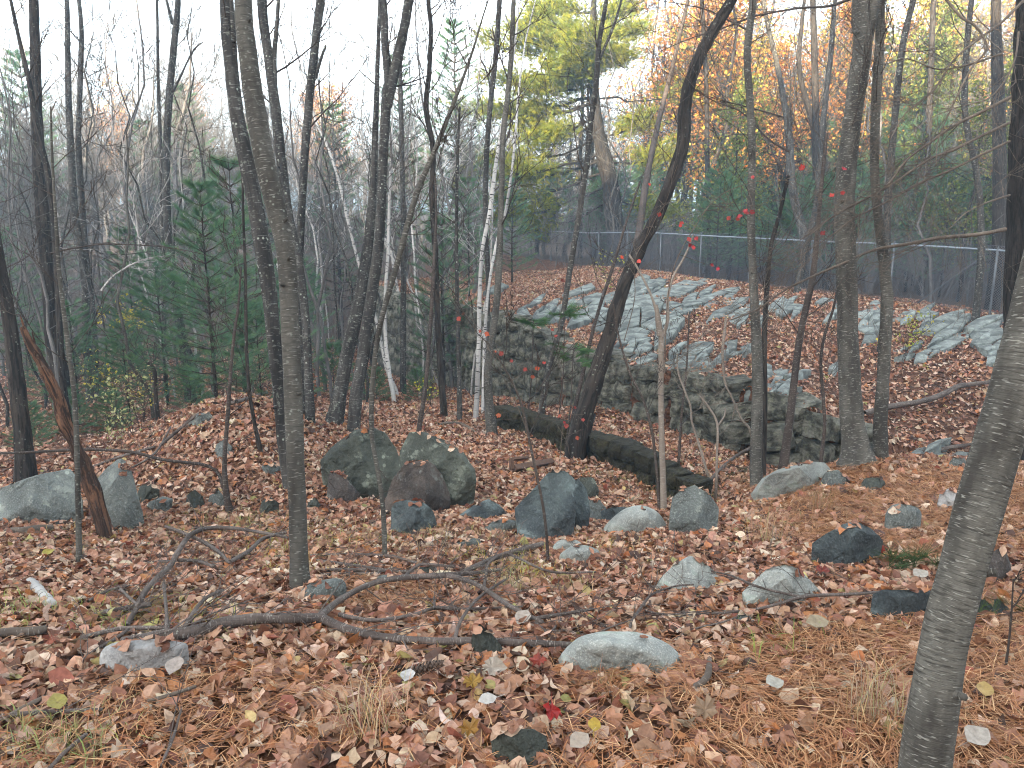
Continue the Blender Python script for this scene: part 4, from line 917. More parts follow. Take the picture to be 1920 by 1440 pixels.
tree('slender straight grey tree at the left end of the knoll ledge', 'smooth', [(1418,912,26),(1418,830,23),(1420,740,22),(1419,650,21),(1414,560,18),(1410,470,16),(1408,400,16),(1410,300,15),(1407,200,15),(1401,100,15),(1412,0,15)], None, nb=10, seed=20, sides=18, stubs=4)
tree('dark stem pressed behind the slender straight grey tree', 'rough', [(1430,890,13),(1434,760,11),(1433,640,11),(1438,540,10),(1446,460,9),(1462,400,8),(1478,330,7)], 9.4, nb=5, seed=21)
tree('small dark tree leaning right between the slender and the thick grey trees', 'twig', [(1468,880,20),(1476,820,17),(1484,760,16),(1492,690,14),(1500,630,14),(1514,565,13),(1524,520,13),(1532,440,10),(1540,350,8),(1550,250,6)], 9.3, nb=9, seed=22)
tree('thin wavy sapling immediately left of the thick grey tree', 'twig', [(1539,866,8),(1546,800,7),(1543,740,7),(1539,680,6),(1546,630,6),(1562,580,5),(1575,520,4)], 8.6, nb=5, seed=23, blen=.4)
tree('thickest upright grey tree on the knoll with dark cracked scars', 'smooth', [(1609,872,78),(1604,840,58),(1598,790,48),(1593,720,43),(1590,640,41),(1588,540,40),(1584,430,40),(1585,350,39),(1593,267,37),(1601,200,36),(1610,140,38),(1617,80,38),(1614,0,34)], None, nb=8, bstart=.55, seed=24, sides=24, flare=.45, lump=.1, stubs=3, fork=[[(1612,110,26),(1628,60,22),(1640,0,20)]])
tree('slimmer grey neighbour right of the thickest upright tree', 'smooth', [(1650,862,32),(1651,800,27),(1655,720,25),(1659,640,25),(1663,560,24),(1656,480,21),(1646,400,18),(1640,320,18),(1641,240,18),(1645,150,19),(1650,70,18),(1652,0,18)], None, nb=8, bstart=.6, seed=25, sides=18, stubs=4)
tree('reddish-grey stem leaning right behind the thick pair', 'lichen', [(1662,560,15),(1664,430,14),(1668,330,14),(1680,200,13),(1693,83,13),(1712,0,12)], 15, nb=12, seed=26)
tree('rugged dark pine trunk at the right edge behind the nearest trunk', 'pine_bark', [(1905,870,56),(1906,700,52),(1908,560,50),(1912,450,48),(1914,330,46),(1918,200,44),(1922,100,42),(1926,0,40)], 8.6, nb=3, bstart=.9, seed=27, sides=20, lump=.2, name='pine_tree')
tree('rotten red-brown snag leaning left beside the upright boulder', 'rot', [(198,1012,32),(186,960,29),(167,900,27),(143,838,26),(122,790,26),(104,735,24),(82,690,21),(60,650,17),(42,614,12)], None, nb=0, seed=28, sides=14, lump=.35, name='dead_snag', cat='snag', fork=[[(50,632,6),(44,610,4),(38,592,2)],[(62,655,5),(64,640,4),(60,622,2)]])
tree('dark lichened tree cut by the left edge', 'rough', [(50,905,42),(44,830,34),(36,760,31),(27,680,29),(17,597,26),(4,520,23),(-10,440,20),(-28,340,18)], None, nb=5, seed=29, sides=14)
tree('thin straight sapling in front of the rotten snag', 'smooth', [(149,1058,12),(147,960,11),(144,850,10),(142,780,10),(136,713,9),(123,613,9),(110,500,8),(104,400,6),(98,300,5),(95,200,3)], None, nb=7, seed=30, blen=.6)
tree('thick ridged dark trunk in the left wood with a pale upper stem', 'rough', [(118,745,36),(112,700,34),(101,640,32),(91,520,30),(80,400,28),(73,300,25),(68,200,22),(66,100,20),(63,0,18)], 15, nb=12, seed=31, sides=14, low=6)
tree('narrow dark tree crossing in front of the thick ridged trunk', 'rough', [(116,700,13),(110,560,13),(103,440,13),(91,333,12),(72,250,11),(55,155,10),(38,83,8),(20,0,6)], 13.8, nb=8, seed=32)
tree('grey lichened tree second right of the thick ridged trunk', 'lichen', [(168,740,16),(162,620,16),(158,513,16),(140,400,15),(134,300,14),(129,200,12),(127,100,11),(125,0,9)], 19, nb=16, seed=33)
tree('knobbly thin tree beside the grey lichened one in the left wood', 'lichen', [(182,730,12),(175,600,12),(160,470,12),(153,367,12),(147,267,11),(150,167,10),(153,67,9),(148,0,8)], 20, nb=14, seed=34)
tree('pale-spotted tree with a fork near the sky in the left wood', 'lichen', [(358,752,24),(350,690,21),(333,580,17),(318,480,16),(312,380,16),(312,300,15),(315,217,14),(320,150,14),(328,67,13),(334,0,11)], None, nb=14, seed=35, fork=[[(324,45,7),(317,20,6),(312,0,5)],[(318,185,6),(340,140,4),(362,95,3),(382,78,2)]])
tree('slender knotty tree left of the forked pale-spotted tree', 'lichen', [(310,700,9),(306,500,9),(302,300,8),(298,200,7),(296,120,6),(294,0,5)], 19, nb=16, seed=36)
tree('sapling with an arching side branch on the front of the mound', 'twig', [(430,962,16),(423,915,12),(421,860,9),(427,780,8),(433,690,7),(440,620,6),(447,572,5),(452,500,3)], None, nb=5, seed=37, blen=.5, fork=[[(420,915,10),(408,886,6),(384,872,6),(345,867,6),(300,861,6),(250,848,6),(180,843,5),(110,845,5),(40,849,5),(-30,850,4)]])
tree('dark thin sapling on the right shoulder of the mound', 'rough', [(489,850,11),(478,798,8),(467,730,7),(462,647,7),(460,513,6),(456,400,5),(454,300,4)], None, nb=8, seed=38, blen=.7, low=4)
tree('stubby dark sapling in the green thicket left of the mound', 'rough', [(298,800,11),(292,740,8),(290,697,8),(278,680,6)], 12, nb=5, seed=39, blen=.6)
tree('straight grey stem far behind the double trunk', 'lichen', [(756,755,13),(756,600,12),(757,480,12),(755,350,10),(752,200,9),(750,60,6)], 19, nb=14, seed=40)
tree('thin grey stem right of the crooked dark tree', 'lichen', [(862,790,11),(860,680,9),(857,547,8),(856,420,7),(858,300,6),(862,200,4)], None, nb=10, seed=41)
tree('thin dark stem leaning right behind the big leaning tree', 'twig', [(1068,815,9),(1095,690,8),(1120,590,7),(1146,510,7),(1170,430,5),(1200,340,4)], 12.5, nb=8, seed=42)
tree('wiry sapling arcing right before the ravine, left of the pale sapling', 'twig', [(1236,960,7),(1232,890,6),(1223,813,6),(1207,753,5),(1180,697,5),(1160,630,4),(1150,570,3)], None, nb=4, seed=43, blen=.4)
tree('thin sapling with red leaves rising at the centre before the ravine', 'twig', [(1028,1056,6),(1020,960,6),(1000,863,5),(983,780,5),(967,730,4),(940,680,3),(913,640,2)], None, nb=5, seed=44, blen=.4)
tree('pale crooked sapling in front of the stone wall, left one', 'pale', [(1330,905,7),(1311,835,6),(1297,790,5),(1294,760,5),(1272,700,4),(1270,663,3)], 9.0, nb=4, seed=45, blen=.4, twigmat='pale')
tree('pale sapling forking low in front of the stone wall', 'pale', [(1343,910,7),(1344,860,6),(1345,797,6),(1330,765,5),(1313,744,4)], 8.8, nb=3, seed=46, blen=.3, fork=[[(1345,800,4),(1358,780,3),(1360,765,2)]], twigmat='pale')
tree('pale crooked branch-like stem leaning down to the slender grey tree', 'pale', [(1408,812,6),(1392,788,6),(1372,745,5),(1359,715,5),(1355,660,7),(1359,620,7),(1361,592,4)], 10.3, nb=0, seed=47)
tree('reddish straight sapling in the leaf-filled ravine', 'twig', [(1272,880,6),(1278,780,5),(1288,680,4),(1292,590,3)], None, nb=5, seed=48, blen=.4)
# stems beyond the slope, behind the fence line
for i, (lab, mat, pts, Z) in enumerate([
    ('double-stemmed grey tree beyond the fence, joined like a V', 'lichen', [(1508,445,20),(1496,400,18),(1484,340,18),(1480,260,16),(1470,190,12),(1455,110,10),(1440,50,9),(1432,0,8)], 27),
    ('straight dark stem right of the V-shaped tree beyond the fence', 'rough', [(1528,450,14),(1530,300,14),(1528,150,14),(1524,0,12)], 30),
    ('lichened leaning stem just left of the thickest tree, beyond the fence', 'lichen', [(1515,450,13),(1532,380,13),(1538,310,13),(1543,233,12),(1552,150,11),(1558,100,11),(1563,33,9),(1566,0,8)], 22),
    ('dark stem forking beyond the fence between the grey trees', 'rough', [(1544,455,16),(1532,330,16),(1526,240,14),(1512,190,12),(1498,120,10),(1504,40,8),(1508,0,7)], 33),
    ('sparse lichened stem behind the hanging dead branches', 'lichen', [(1840,470,14),(1832,330,12),(1810,220,12),(1812,100,12),(1822,0,10)], 17),
    ('thick dark trunk beyond the fence near the right edge', 'rough', [(1872,480,26),(1874,330,26),(1872,180,24),(1868,60,20),(1868,0,18)], 24),
    ('dark trunk beyond the fence between the dead branches', 'rough', [(1735,470,13),(1738,330,13),(1744,180,12),(1750,0,10)], 33),
    ('grey trunk beyond the fence between leaning tree and slender tree', 'rough', [(1330,440,10),(1326,300,10),(1324,150,9),(1316,0,8)], 34),
    ('brown stem leaning right beyond the fence behind the leaning tree', 'twig', [(1196,450,16),(1212,340,14),(1232,240,11),(1262,120,9),(1290,0,7)], 30),
    ('thin trunk beside the big pine beyond the fence', 'rough', [(1088,440,9),(1088,300,8),(1092,200,7),(1092,60,5)], 41)]):
    tree(lab, mat, pts, Z, nb=18, bstart=.25, seed=60 + i, blen=2.2, sides=10)

# ------------------------------------------------------------------ needle foliage
def tuft_template(n, seed, L=1.0, w=.03, fan=.8):
    rg = random.Random(seed); V = []; Fc = []
    for k in range(n):
        a = rg.uniform(0, 6.28); s = rg.uniform(.2, 1) * fan; d = Vector((1, math.cos(a) * s, math.sin(a) * s)).normalized(); l = L * rg.uniform(.7, 1.1)
        q = d.orthogonal().normalized() * w; st = Vector((rg.uniform(-.3, .3), 0, 0)); i = len(V)
        V += [tuple(st - q), tuple(st + q), tuple(st + d * l)]; Fc.append((i, i + 1, i + 2))
    return np.array(V), np.array(Fc)
def put_tufts(mb, P, D, rg, size, cols, nper=12, w=.03, seed=1):
    P = np.array([tuple(p) for p in P]); D = np.array([tuple(d) for d in D]); n = len(P)
    if not n: return
    D = D / np.linalg.norm(D, axis=1, keepdims=True); up = np.array([0, 0, 1.0]); b = np.cross(up, D); b /= np.linalg.norm(b, axis=1, keepdims=True) + 1e-6; c = np.cross(D, b)
    Rm = np.stack([D, b, c], -1); ti = rg.randint(0, 4, n); cols = np.array(cols); cc = cols[rg.randint(0, len(cols), n)] * rg.uniform(.75, 1.25, (n, 1)); sc = size * rg.uniform(.7, 1.3, n)
    for k in range(4):
        tv, tf = tuft_template(nper, seed * 10 + k, w=w); s = ti == k; place(mb, tv, tf, P[s], Rm[s], sc[s], cc[s])
GREEN = [(.10, .205, .11), (.08, .175, .10), (.135, .23, .10), (.07, .15, .085)]
def pine_sapling_parts(h, seed, dens=1.0, tsize=.16, wide=.34, rtrunk=None, bare=.12, nper=22, w=.012, gap=.055):
    """young white pine: whorls of thin upswept branches carrying soft needle brushes"""
    rg = random.Random(seed); nr = np.random.RandomState(seed); tr = MB(); br = MB(); fo = MB(); rt = rtrunk or h * .010
    n = 14; tp = [(Vector((rg.gauss(0, .01) * h * .3 * i / n, rg.gauss(0, .01) * h * .3 * i / n, h * i / n)), rt * (1 - .9 * i / n)) for i in range(n + 1)]
    tr.tube([p for p, r in tp], [r for p, r in tp], 6, .1, rg)
    P = []; D = []; z = h * bare
    while z < h * .98:
        f = z / h; k = rg.randint(4, 6); a0 = rg.uniform(0, 6.28)
        for j in range(k):
            a = a0 + j * 6.283 / k + rg.uniform(-.3, .3); L = h * wide * (1 - f) ** .75 * rg.uniform(.6, 1.1) + .12
            d = Vector((math.cos(a), math.sin(a), .18 + .35 * f)).normalized(); p = Vector((0, 0, z)); m = 7; q = p.copy()
            for s in range(m):
                dd = (d + UPV * .05 * s / m * 4 + rvec(rg) * .06).normalized(); q2 = q + dd * L / m; br.line(q, q2, max(.003, rt * .35 * (1 - s / m)), max(.002, rt * .35 * (1 - (s + 1) / m)))
                if s >= 1 + int((1 - dens) * 3):
                    for _ in range(2 if s > 2 else 1):
                        ss = dd.cross(UPV).normalized() * rg.choice((-1, 1)) * rg.uniform(.3, .9); sd_ = (dd + ss + UPV * rg.uniform(-.05, .25)).normalized()
                        sl = L * .32 * (1 - s / m) * rg.uniform(.5, 1) + .04
                        br.line(q2, q2 + sd_ * sl, .003, .002); nt = max(1, int(sl / (tsize * .7)))
                        for u in range(nt): P.append(q2 + sd_ * sl * (u + 1) / nt); D.append(sd_ + rvec(rg) * .15 + UPV * .15)
                    P.append(q2); D.append(dd)
                q = q2
        z += h * gap * rg.uniform(.8, 1.2) * (1 if h > 3 else 1.3)
    put_tufts(fo, P, D, nr, tsize, GREEN, nper, w, seed)
    return tr, br, fo
def pine_proto(h, seed, **kw):
    tr, br, fo = pine_sapling_parts(h, seed, **kw); root = empty('pine_tree', (0, 0, 0))
    tr.build('trunk', M['rough'], root); br.build('branches', M['twig'], root); fo.build('needles', M['needle'], root); return root
protos = [pine_proto(4.6, 1, wide=.34), pine_proto(3.4, 2, wide=.46), pine_proto(2.0, 3, wide=.5, bare=.06), pine_proto(9.0, 4, wide=.25, tsize=.17, nper=10, w=.035, gap=.035)]
PH = [4.6, 3.4, 2.0, 9.0]; used = [False] * 4
def put_proto(lst, usedl, k, loc, sc, yaw, label, cat, group):
    if not usedl[k]: o = lst[k]; usedl[k] = True
    else: o = copy_tree(lst[k])
    o.location = loc; o.scale = (sc * 1.0, sc * 1.0, sc); o.rotation_euler = (0, 0, yaw)
    for key in ('label', 'category', 'group'):
        if key in o: del o[key]
    tag(o, label, cat, group); return o
rg = random.Random(77)
for i, (px, Z, topy, k, lab) in enumerate([
    (394,11.5,330,0,'soft green young pine on the mound, the largest left of the tall leaning tree'),(300,17,470,1,'green pine left of the young pine on the mound'),(450,15,290,0,'green pine filling the gap behind the tall leaning tree'),
    (130,17,560,1,'blue-green pine thicket tree between the left trunks'),(225,15,600,1,'low green pine above the pale-leaved shrub'),(30,12,760,2,'small bushy pine in the left edge shade'),(20,22,420,0,'blue-green pine at the far left edge'),
    (190,13,770,2,'small pine behind the upright boulder'),(110,14,730,2,'small pine right of the dark left edge tree'),(345,13,690,2,'low pine skirt behind the mound'),
    (620,18,640,2,'bright green little pine right of the leaning tree'),(700,17,700,2,'tiny pine at the foot of the kinked birch'),(780,17,700,2,'tiny pine among the birches'),
    (880,24,330,0,'grey-green pine above the far end of the fence'),(830,20,400,0,'dim pine over the left end of the fence'),(760,32,120,3,'tall grey-green pine against the sky at the centre'),(640,34,200,3,'tall hazy pine behind the double trunk'),
    (860,36,60,3,'tall thin pine left of the big lit pine'),(380,40,170,3,'tall hazy pine in the left wood'),(95,38,110,3,'tall dark pine against the sky at the far left'),(500,36,240,3,'hazy pine behind the leaning tree'),
    (960,30,330,0,'dark pine below the big pine limbs'),(300,42,230,3,'hazy pine left wood middle'),(560,24,480,1,'dim low pine between the grey trees'),(250,24,420,0,'blue-green pine deep in the left wood'),
    (70,19,600,1,'blue-green low pine behind the thick ridged trunk'),(480,13.5,560,2,'light little pine right of the mound sapling')]):
    b = W(px, 600, Z); g = hz(b.x, b.y); top = W(px, topy, Z).z; H = max(.8, top - g)
    put_proto(protos, used, k, Vector((b.x, b.y, g - .05)), H / PH[k], rg.uniform(0, 6.28), lab, 'pine tree', 'young pines in the wood')
# small pine sprays by the ravine
for px, py, Z, s, lab in ((1075, 655, 10.2, .9, 'feathery green pine sprig left of the big leaning tree trunk'), (1060, 580, 11, .55, 'small pine sprig above the feathery one'), (1000, 600, 12, .5, 'faint pine sprig over the ravine wall')):
    mb = MB(); mf = MB(); nr = np.random.RandomState(px); rg2 = random.Random(px); P = []; D = []
    root = empty('pine_sapling', W(px, py, Z)); root.location.z = hz(root.location.x, root.location.y); o = root.location
    top = W(px, py, Z); foot = Vector((top.x - .1, top.y, o.z - .05)); mb.tube([foot, foot.lerp(top, .5) + Vector((.03, 0, 0)), top], [.012, .009, .005], 6)
    for k in range(16):
        a = rg2.uniform(0, 6.28); d = Vector((math.cos(a), math.sin(a) * .7, rg2.uniform(-.1, .25))); q = top - Vector((0, 0, rg2.uniform(0, .25) * s))
        L = s * rg2.uniform(.2, .42); mb.line(q, q + d * L, .004, .002)
        for u in range(4): P.append(q + d * L * (.4 + .2 * u)); D.append(d + rvec(rg2) * .2)
    put_tufts(mf, P, D, nr, .12, [(.075, .16, .05), (.05, .12, .045)], 16, .02, px)
    mb.build('stem', M['twig'], root, loc=o); mf.build('needles', M['needle'], root, loc=o); tag(root, lab, 'pine sapling')

# the big lit pine beyond the fence
def big_pine():
    Z = 39; rg = random.Random(12); nr = np.random.RandomState(12)
    pts = [(1158,450,42),(1152,410,36),(1146,360,34),(1136,310,34),(1126,270,30),(1118,220,24),(1113,160,20),(1110,100,17),(1112,40,14),(1114,-30,10),(1112,-110,6)]
    P, Z = stem_points(pts, Z); S = spline(P, 5); root = empty('pine_tree', P[0][0]); o = root.location
    mb = MB(); mb.tube([s[0] for s in S], [s[1] for s in S], 14, .2, rg, flare=.2); mb.build('trunk', M['pine_bark'], root, loc=o)
    br = MB(); fo = MB(); PP = []; DD = []
    def limb(px, py, ex, ey, th, dz, foliage, spread_px, flat=.35, dens=1.0):
        a = W(px, py, Z); b = W(ex, ey, Z + dz); L = (b - a).length; n = 10; pts = []
        for i in range(n + 1):
            t = i / n; q = a.lerp(b, t) + UPV * (-.06 * L * math.sin(t * math.pi)) + rvec(rg) * .05
            pts.append(q)
        br.tube(pts, [max(.02, th * (1 - .8 * i / n)) for i in range(n + 1)], 6, .1, rg)
        for i in range(2, n + 1):
            for _ in range(int(5 * dens)):
                side = rvec(rg); side.z = abs(side.z) * .25 + rg.uniform(-.05, .1); d = ((b - a).normalized() * .8 + side * .8).normalized(); l = spread_px * Z / F * rg.uniform(.4, 1.1)
                q0 = pts[i].lerp(pts[i - 1], rg.random()); q1 = q0 + d * l; br.line(q0, q1, .018, .008)
                if foliage > 0 and i / n > 1 - foliage:
                    for u in range(22):
                        c = q0.lerp(q1, rg.uniform(.2, 1.15)) + Vector((rg.gauss(0, .26), rg.gauss(0, .26), rg.gauss(.12, .26))); PP.append(c); DD.append(d + UPV * .7 + rvec(rg) * .6)
    # (trunk x, y) -> (tip x, y): long shelving limbs to the left, shorter to the right
    for a in ((1112,195,905,212,.10,0,.75,38),(1114,180,860,205,.09,2,.7,42),(1112,150,930,150,.09,-1,.85,36),(1112,160,980,165,.08,-2,.9,34),(1112,110,905,75,.08,1,.85,36),(1112,90,960,60,.08,-1,.9,36),(1112,60,990,40,.07,0,.9,34),(1112,20,1000,15,.07,2,.9,34),
              (1113,70,1190,60,.06,0,.9,32),(1113,100,1175,110,.06,-2,.9,30),(1114,40,1180,10,.06,1,.9,30),(1113,-10,1040,-50,.06,0,.9,34),(1113,-40,1180,-60,.06,0,.9,34),(1113,-80,1060,-120,.05,0,.9,30),(1116,130,1080,110,.05,-3,.9,30),(1116,70,1090,75,.05,-4,.95,32),(1116,120,1040,130,.06,-3,.9,34),
              (1116,220,1000,262,.07,-2,.6,34),(1120,240,980,238,.07,1,.45,32),(1122,255,1210,232,.06,0,.6,30),(1124,262,900,300,.07,0,.45,38),(1128,285,880,330,.08,-2,.6,40),(1130,300,960,335,.09,1,.45,36),(1134,305,1260,290,.06,0,.6,34),(1136,320,870,380,.07,0,.6,44),(1140,345,930,410,.06,-1,.6,40),(1140,360,1250,400,.06,1,.5,34),(1140,380,1010,430,.05,0,.2,34),(1120,180,1300,175,.05,2,.25,26)):
        limb(*a)
    put_tufts(fo, PP, DD, nr, .26, [(.19, .215, .022), (.13, .17, .026), (.24, .24, .026)], 15, .034, 9)
    br.build('limbs', M['pine_bark'], root, loc=o); fo.build('needles', M['needle'], root, loc=o)
    tag(root, 'big old pine beyond the fence, sunlit yellow-green top and long shelving limbs', 'pine tree')
big_pine()

# ------------------------------------------------------------------ background trees: prototypes and copies
def leaf_cloud(mb, tips, n, size, cols, nr, spread=.25):
    tips = np.array([tuple(t) for t in tips]); P = tips[nr.randint(0, len(tips), n)] + nr.normal(0, spread, (n, 3))
    tv = np.array([(-.5, 0, 0), (0, -.32, .08), (.5, 0, 0), (0, .32, .08)]); tf = np.array([(0, 1, 2, 3)])
    Rm = rot_mats(nr.uniform(0, 6.28, n), nr.normal(0, .7, n), nr.normal(0, .7, n)); cols = np.array(cols)
    place(mb, tv, tf, P, Rm, size * nr.uniform(.6, 1.3, n), cols[nr.randint(0, len(cols), n)] * nr.uniform(.8, 1.2, (n, 1)))
def bg_proto(h, seed, leaves=None, mat='far', r=.11, crown=.30, nl=26, name='bare_tree', up=.5, lsize=.13, nleaf=2600, kd=(7, 5)):
    rg = random.Random(seed); nr = np.random.RandomState(seed); root = empty(name, (0, 0, 0)); tr = MB(); br = MB(); n = 12; tips = []
    x = y = 0; T = []
    for i in range(n + 1):
        T.append((Vector((x, y, h * i / n - (.4 if i == 0 else 0))), r * (1 - .85 * i / n))); x += rg.gauss(0, .014) * h; y += rg.gauss(0, .014) * h
    tr.tube([t[0] for t in T], [t[1] for t in T], 7, .1, rg)
    for k in range(nl):
        f = crown + (1 - crown) * (k + rg.random()) / nl; f = min(f, .99); i = int(f * n); p = T[i][0].lerp(T[i + 1][0], f * n - i) if i < n else T[n][0]
        a = rg.uniform(0, 6.28); L = h * .30 * (1.15 - f) * rg.uniform(.6, 1.3) + .3; d = Vector((math.cos(a), math.sin(a), rg.uniform(.25, 1.1) * (1 if up > .3 else .4)))
        grow(br, p, d, L, max(.008, r * .33 * (1.1 - f)), 2, rg, tips, up=up, segs=5, kids=kd, wig=.16, thin=.0055, spread=1.0)
    tr.build('trunk', M[mat], root); br.build('crown', M[mat], root)
    if leaves:
        lf = MB(); leaf_cloud(lf, tips, nleaf, lsize, leaves, nr, .2); lf.build('leaves', M['fresh'], root)
    return root
ORANGE = [(.46, .20, .045), (.36, .13, .03), (.50, .30, .08), (.30, .11, .035)]
YELLOW = [(.50, .38, .06), (.36, .34, .07), (.42, .30, .05)]
OLIVE = [(.12, .16, .035), (.20, .22, .05), (.085, .12, .03)]
bgp = [bg_proto(10, 1), bg_proto(10, 2, r=.09, nl=30), bg_proto(10, 3, r=.13, crown=.4), bg_proto(10, 4, r=.07, crown=.25, nl=34),
       bg_proto(10, 5, ORANGE, 'rough', nleaf=3400), bg_proto(10, 6, ORANGE[:2] + YELLOW[:1], 'rough', crown=.2, nleaf=3000), bg_proto(10, 7, YELLOW, 'rough', nleaf=2400), bg_proto(10, 8, OLIVE, 'rough', crown=.15, nleaf=5200, up=.1, lsize=.15),
       bg_proto(10, 9, None, 'rough', r=.14, crown=.1, nl=36, up=.05)]
BH = [10] * 9; bused = [False] * 9
LAB = {0: 'bare grey tree of the thin wood', 4: 'tree with orange autumn leaves'}
def zone(px, Z):
    names = ((40, 'at the left edge'), (150, 'behind the thick ridged trunk'), (290, 'right of the ridged trunk'), (430, 'behind the soft green pine'), (600, 'behind the tall leaning tree'), (780, 'behind the double lichened trunks'), (960, 'behind the white birches'),
             (1130, 'left of the big lit pine'), (1290, 'behind the dark leaning tree'), (1430, 'left of the slender grey tree'), (1600, 'left of the thickest tree'), (1760, 'right of the thickest tree'), (1900, 'behind the hanging dead branches'))
    w = next((n for x, n in names if px < x), 'at the right edge'); return w + (', very near' if Z < 22 else ', near row' if Z < 32 else ', second row' if Z < 42 else ', middle row' if Z < 52 else ', rear row' if Z < 66 else ', farthest row')
def put_bg(k, px, Z, H, lab, group):
    lab = lab + ' ' + zone(px, Z); group = group + ' ' + zone(px, Z)
    b = W(px, 600, Z); g = hz(b.x, b.y)
    nm = 'tree'
    o = put_proto(bgp, bused, k, Vector((b.x, b.y, g - .1)), H / 10, rg.uniform(0, 6.28), lab, 'tree', group)
    s = H / 10; o.scale = (s * rg.uniform(.8, 1.15),) * 2 + (s,); o.rotation_euler = (rg.gauss(0, .03), rg.gauss(0, .03), rg.uniform(0, 6.28))
def hgt_for(px, topy, Z):
    b = W(px, 600, Z); return max(2.5, W(px, topy, Z).z - hz(b.x, b.y))
rg = random.Random(404)
for i in range(120):      # left valley
    Z = rg.uniform(22, 80); px = rg.uniform(-120, 900); topy = rg.gauss(215 if px < 560 else 250, 50)
    if Z < 34: topy = rg.gauss(330, 110)
    put_bg(rg.choice((0, 1, 2, 3)), px, Z, hgt_for(px, topy, Z), 'bare grey tree', 'bare trees of the left wood')
for i in range(9):
    Z = rg.uniform(60, 85); px = rg.choice((rg.uniform(160, 260), rg.uniform(600, 640), rg.uniform(380, 420)))
    put_bg(rg.choice((4, 5)), px, Z, hgt_for(px, rg.gauss(200, 20), Z), 'orange-topped far tree', 'orange-topped far trees')
for i in range(70):      # behind the fence, bare or dark
    px = rg.uniform(880, 2080); Z = rg.uniform(46 if px < 1290 else 30, 84); topy = rg.gauss(120 if px > 1250 else 250, 90)
    put_bg(rg.choice((0, 1, 3, 8, 8)), px, Z, hgt_for(px, topy, Z), 'bare brown tree beyond the fence', 'bare trees beyond the fence')
for i in range(44):      # orange / yellow
    px = rg.uniform(1180, 2080); Z = rg.uniform(48 if px < 1290 else 38, 85); topy = rg.gauss(60, 90)
    put_bg(rg.choice((4, 4, 5, 5, 6)), px, Z, hgt_for(px, topy, Z), 'orange-leaved tree beyond the fence', 'orange trees beyond the fence')
for i in range(22):      # olive and dark green
    px = rg.uniform(1290, 2060); Z = rg.uniform(30, 62); topy = rg.gauss(170, 90)
    put_bg(7, px, Z, hgt_for(px, topy, Z), 'olive-green tree beyond the fence', 'green trees beyond the fence')
for i in range(30):
    px = rg.uniform(960, 2060) if i < 16 else rg.uniform(960, 1560); Z = rg.uniform(28 if px > 1300 else 42, 46)
    b = W(px, 600, Z); g = hz(b.x, b.y); H = max(1.5, W(px, rg.gauss(300, 45), Z).z - g)
    put_proto(protos, used, 1, Vector((b.x, b.y, g)), H / 3.4, rg.uniform(0, 6.28), 'dark low pine beyond the fence ' + zone(px, Z), 'pine tree', 'low pines ' + zone(px, Z))

# slim straight poles crowding the middle distance
poles = [bg_proto(10, 30 + k, None, m, r=rr, crown=.3, nl=13, name='bare_tree', kd=(3, 2)) for k, (m, rr) in enumerate((('lichen', .042), ('far', .050), ('smooth', .036), ('birch', .040)))]; pused = [False] * 4
rg = random.Random(515)
for i in range(68):
    left = i < 54
    px = rg.uniform(-30, 940) if left else rg.choice((rg.uniform(1010, 1180), rg.uniform(1430, 1890), rg.uniform(1430, 1890))); Z = rg.uniform(14.5, 34) if left else rg.uniform(24 if px > 1500 else 36, 46)
    if 560 < px < 700 and Z < 16: Z += 4
    b = W(px, 600, Z); g = hz(b.x, b.y); H = max(3, W(px, rg.uniform(-120, 260), Z).z - g); k = rg.choice((0, 0, 1, 1, 2, 3)) if left else rg.choice((0, 1, 1, 2))
    o = put_proto(poles, pused, k, Vector((b.x, b.y, g - .1)), H / 10, 0, ('slim white birch pole ' if k == 3 else 'slim grey pole tree ') + zone(px, Z), 'tree', 'slim pole trees ' + zone(px, Z))
    t = rg.uniform(.55, 1.1) * 10 / H * (.7 + Z / 50); o.scale = (H / 10 * t, H / 10 * t, H / 10); o.rotation_euler = (rg.gauss(0, .05), rg.gauss(0, .06), rg.uniform(0, 6.28))
# far-off wood: one mass
mb = MB(); rg = random.Random(9)
for i in range(330):
    px = rg.uniform(-400, 2300); Z = rg.uniform(84, 135); b = W(px, 600, Z); g = hz(b.x, b.y); H = max(7, W(px, rg.gauss(235, 30), Z).z - g); p = Vector((b.x, b.y, g - .3))
    q = p + Vector((rg.gauss(0, .3), rg.gauss(0, .3), H)); mb.line(p, p.lerp(q, .5), .15, .1); mb.line(p.lerp(q, .5), q, .1, .02)
    for k in range(15):
        t = rg.uniform(.2, .98); a = rg.uniform(0, 6.28); d = Vector((math.cos(a), math.sin(a), rg.uniform(.4, 1.3))); grow(mb, p.lerp(q, t), d, H * .3 * (1.1 - t) + .5, .05, 1, rg, up=.5, kids=(6, 6), thin=.016, segs=4)
tag(mb.build('distant_wood', M['far']), 'far-off bare wood on the rising ground, reading as one grey mass', None, None, 'stuff')
# twiggy undergrowth in the valley and behind the fence: nobody could count it
mb = MB(); rg = random.Random(10)
for i in range(1500):
    if i % 3 == 0: px = rg.uniform(-60, 900); Z = rg.uniform(17, 60)
    else: px = rg.uniform(950, 2000); Z = rg.uniform(33, 60) if px < 1500 else rg.uniform(23, 50)
    b = W(px, 600, Z); g = hz(b.x, b.y); p = Vector((b.x, b.y, g - .05)); L = rg.uniform(1.0, 3.4); d = Vector((rg.gauss(0, .3), rg.gauss(0, .3), 1))
    grow(mb, p, d, L, .012, 1, rg, up=.3, kids=(6, 6), thin=.004 + Z * .00008, segs=5)
tag(mb.build('undergrowth', M['far']), 'tangled bare twigs of undergrowth between the trees', None, None, 'stuff')

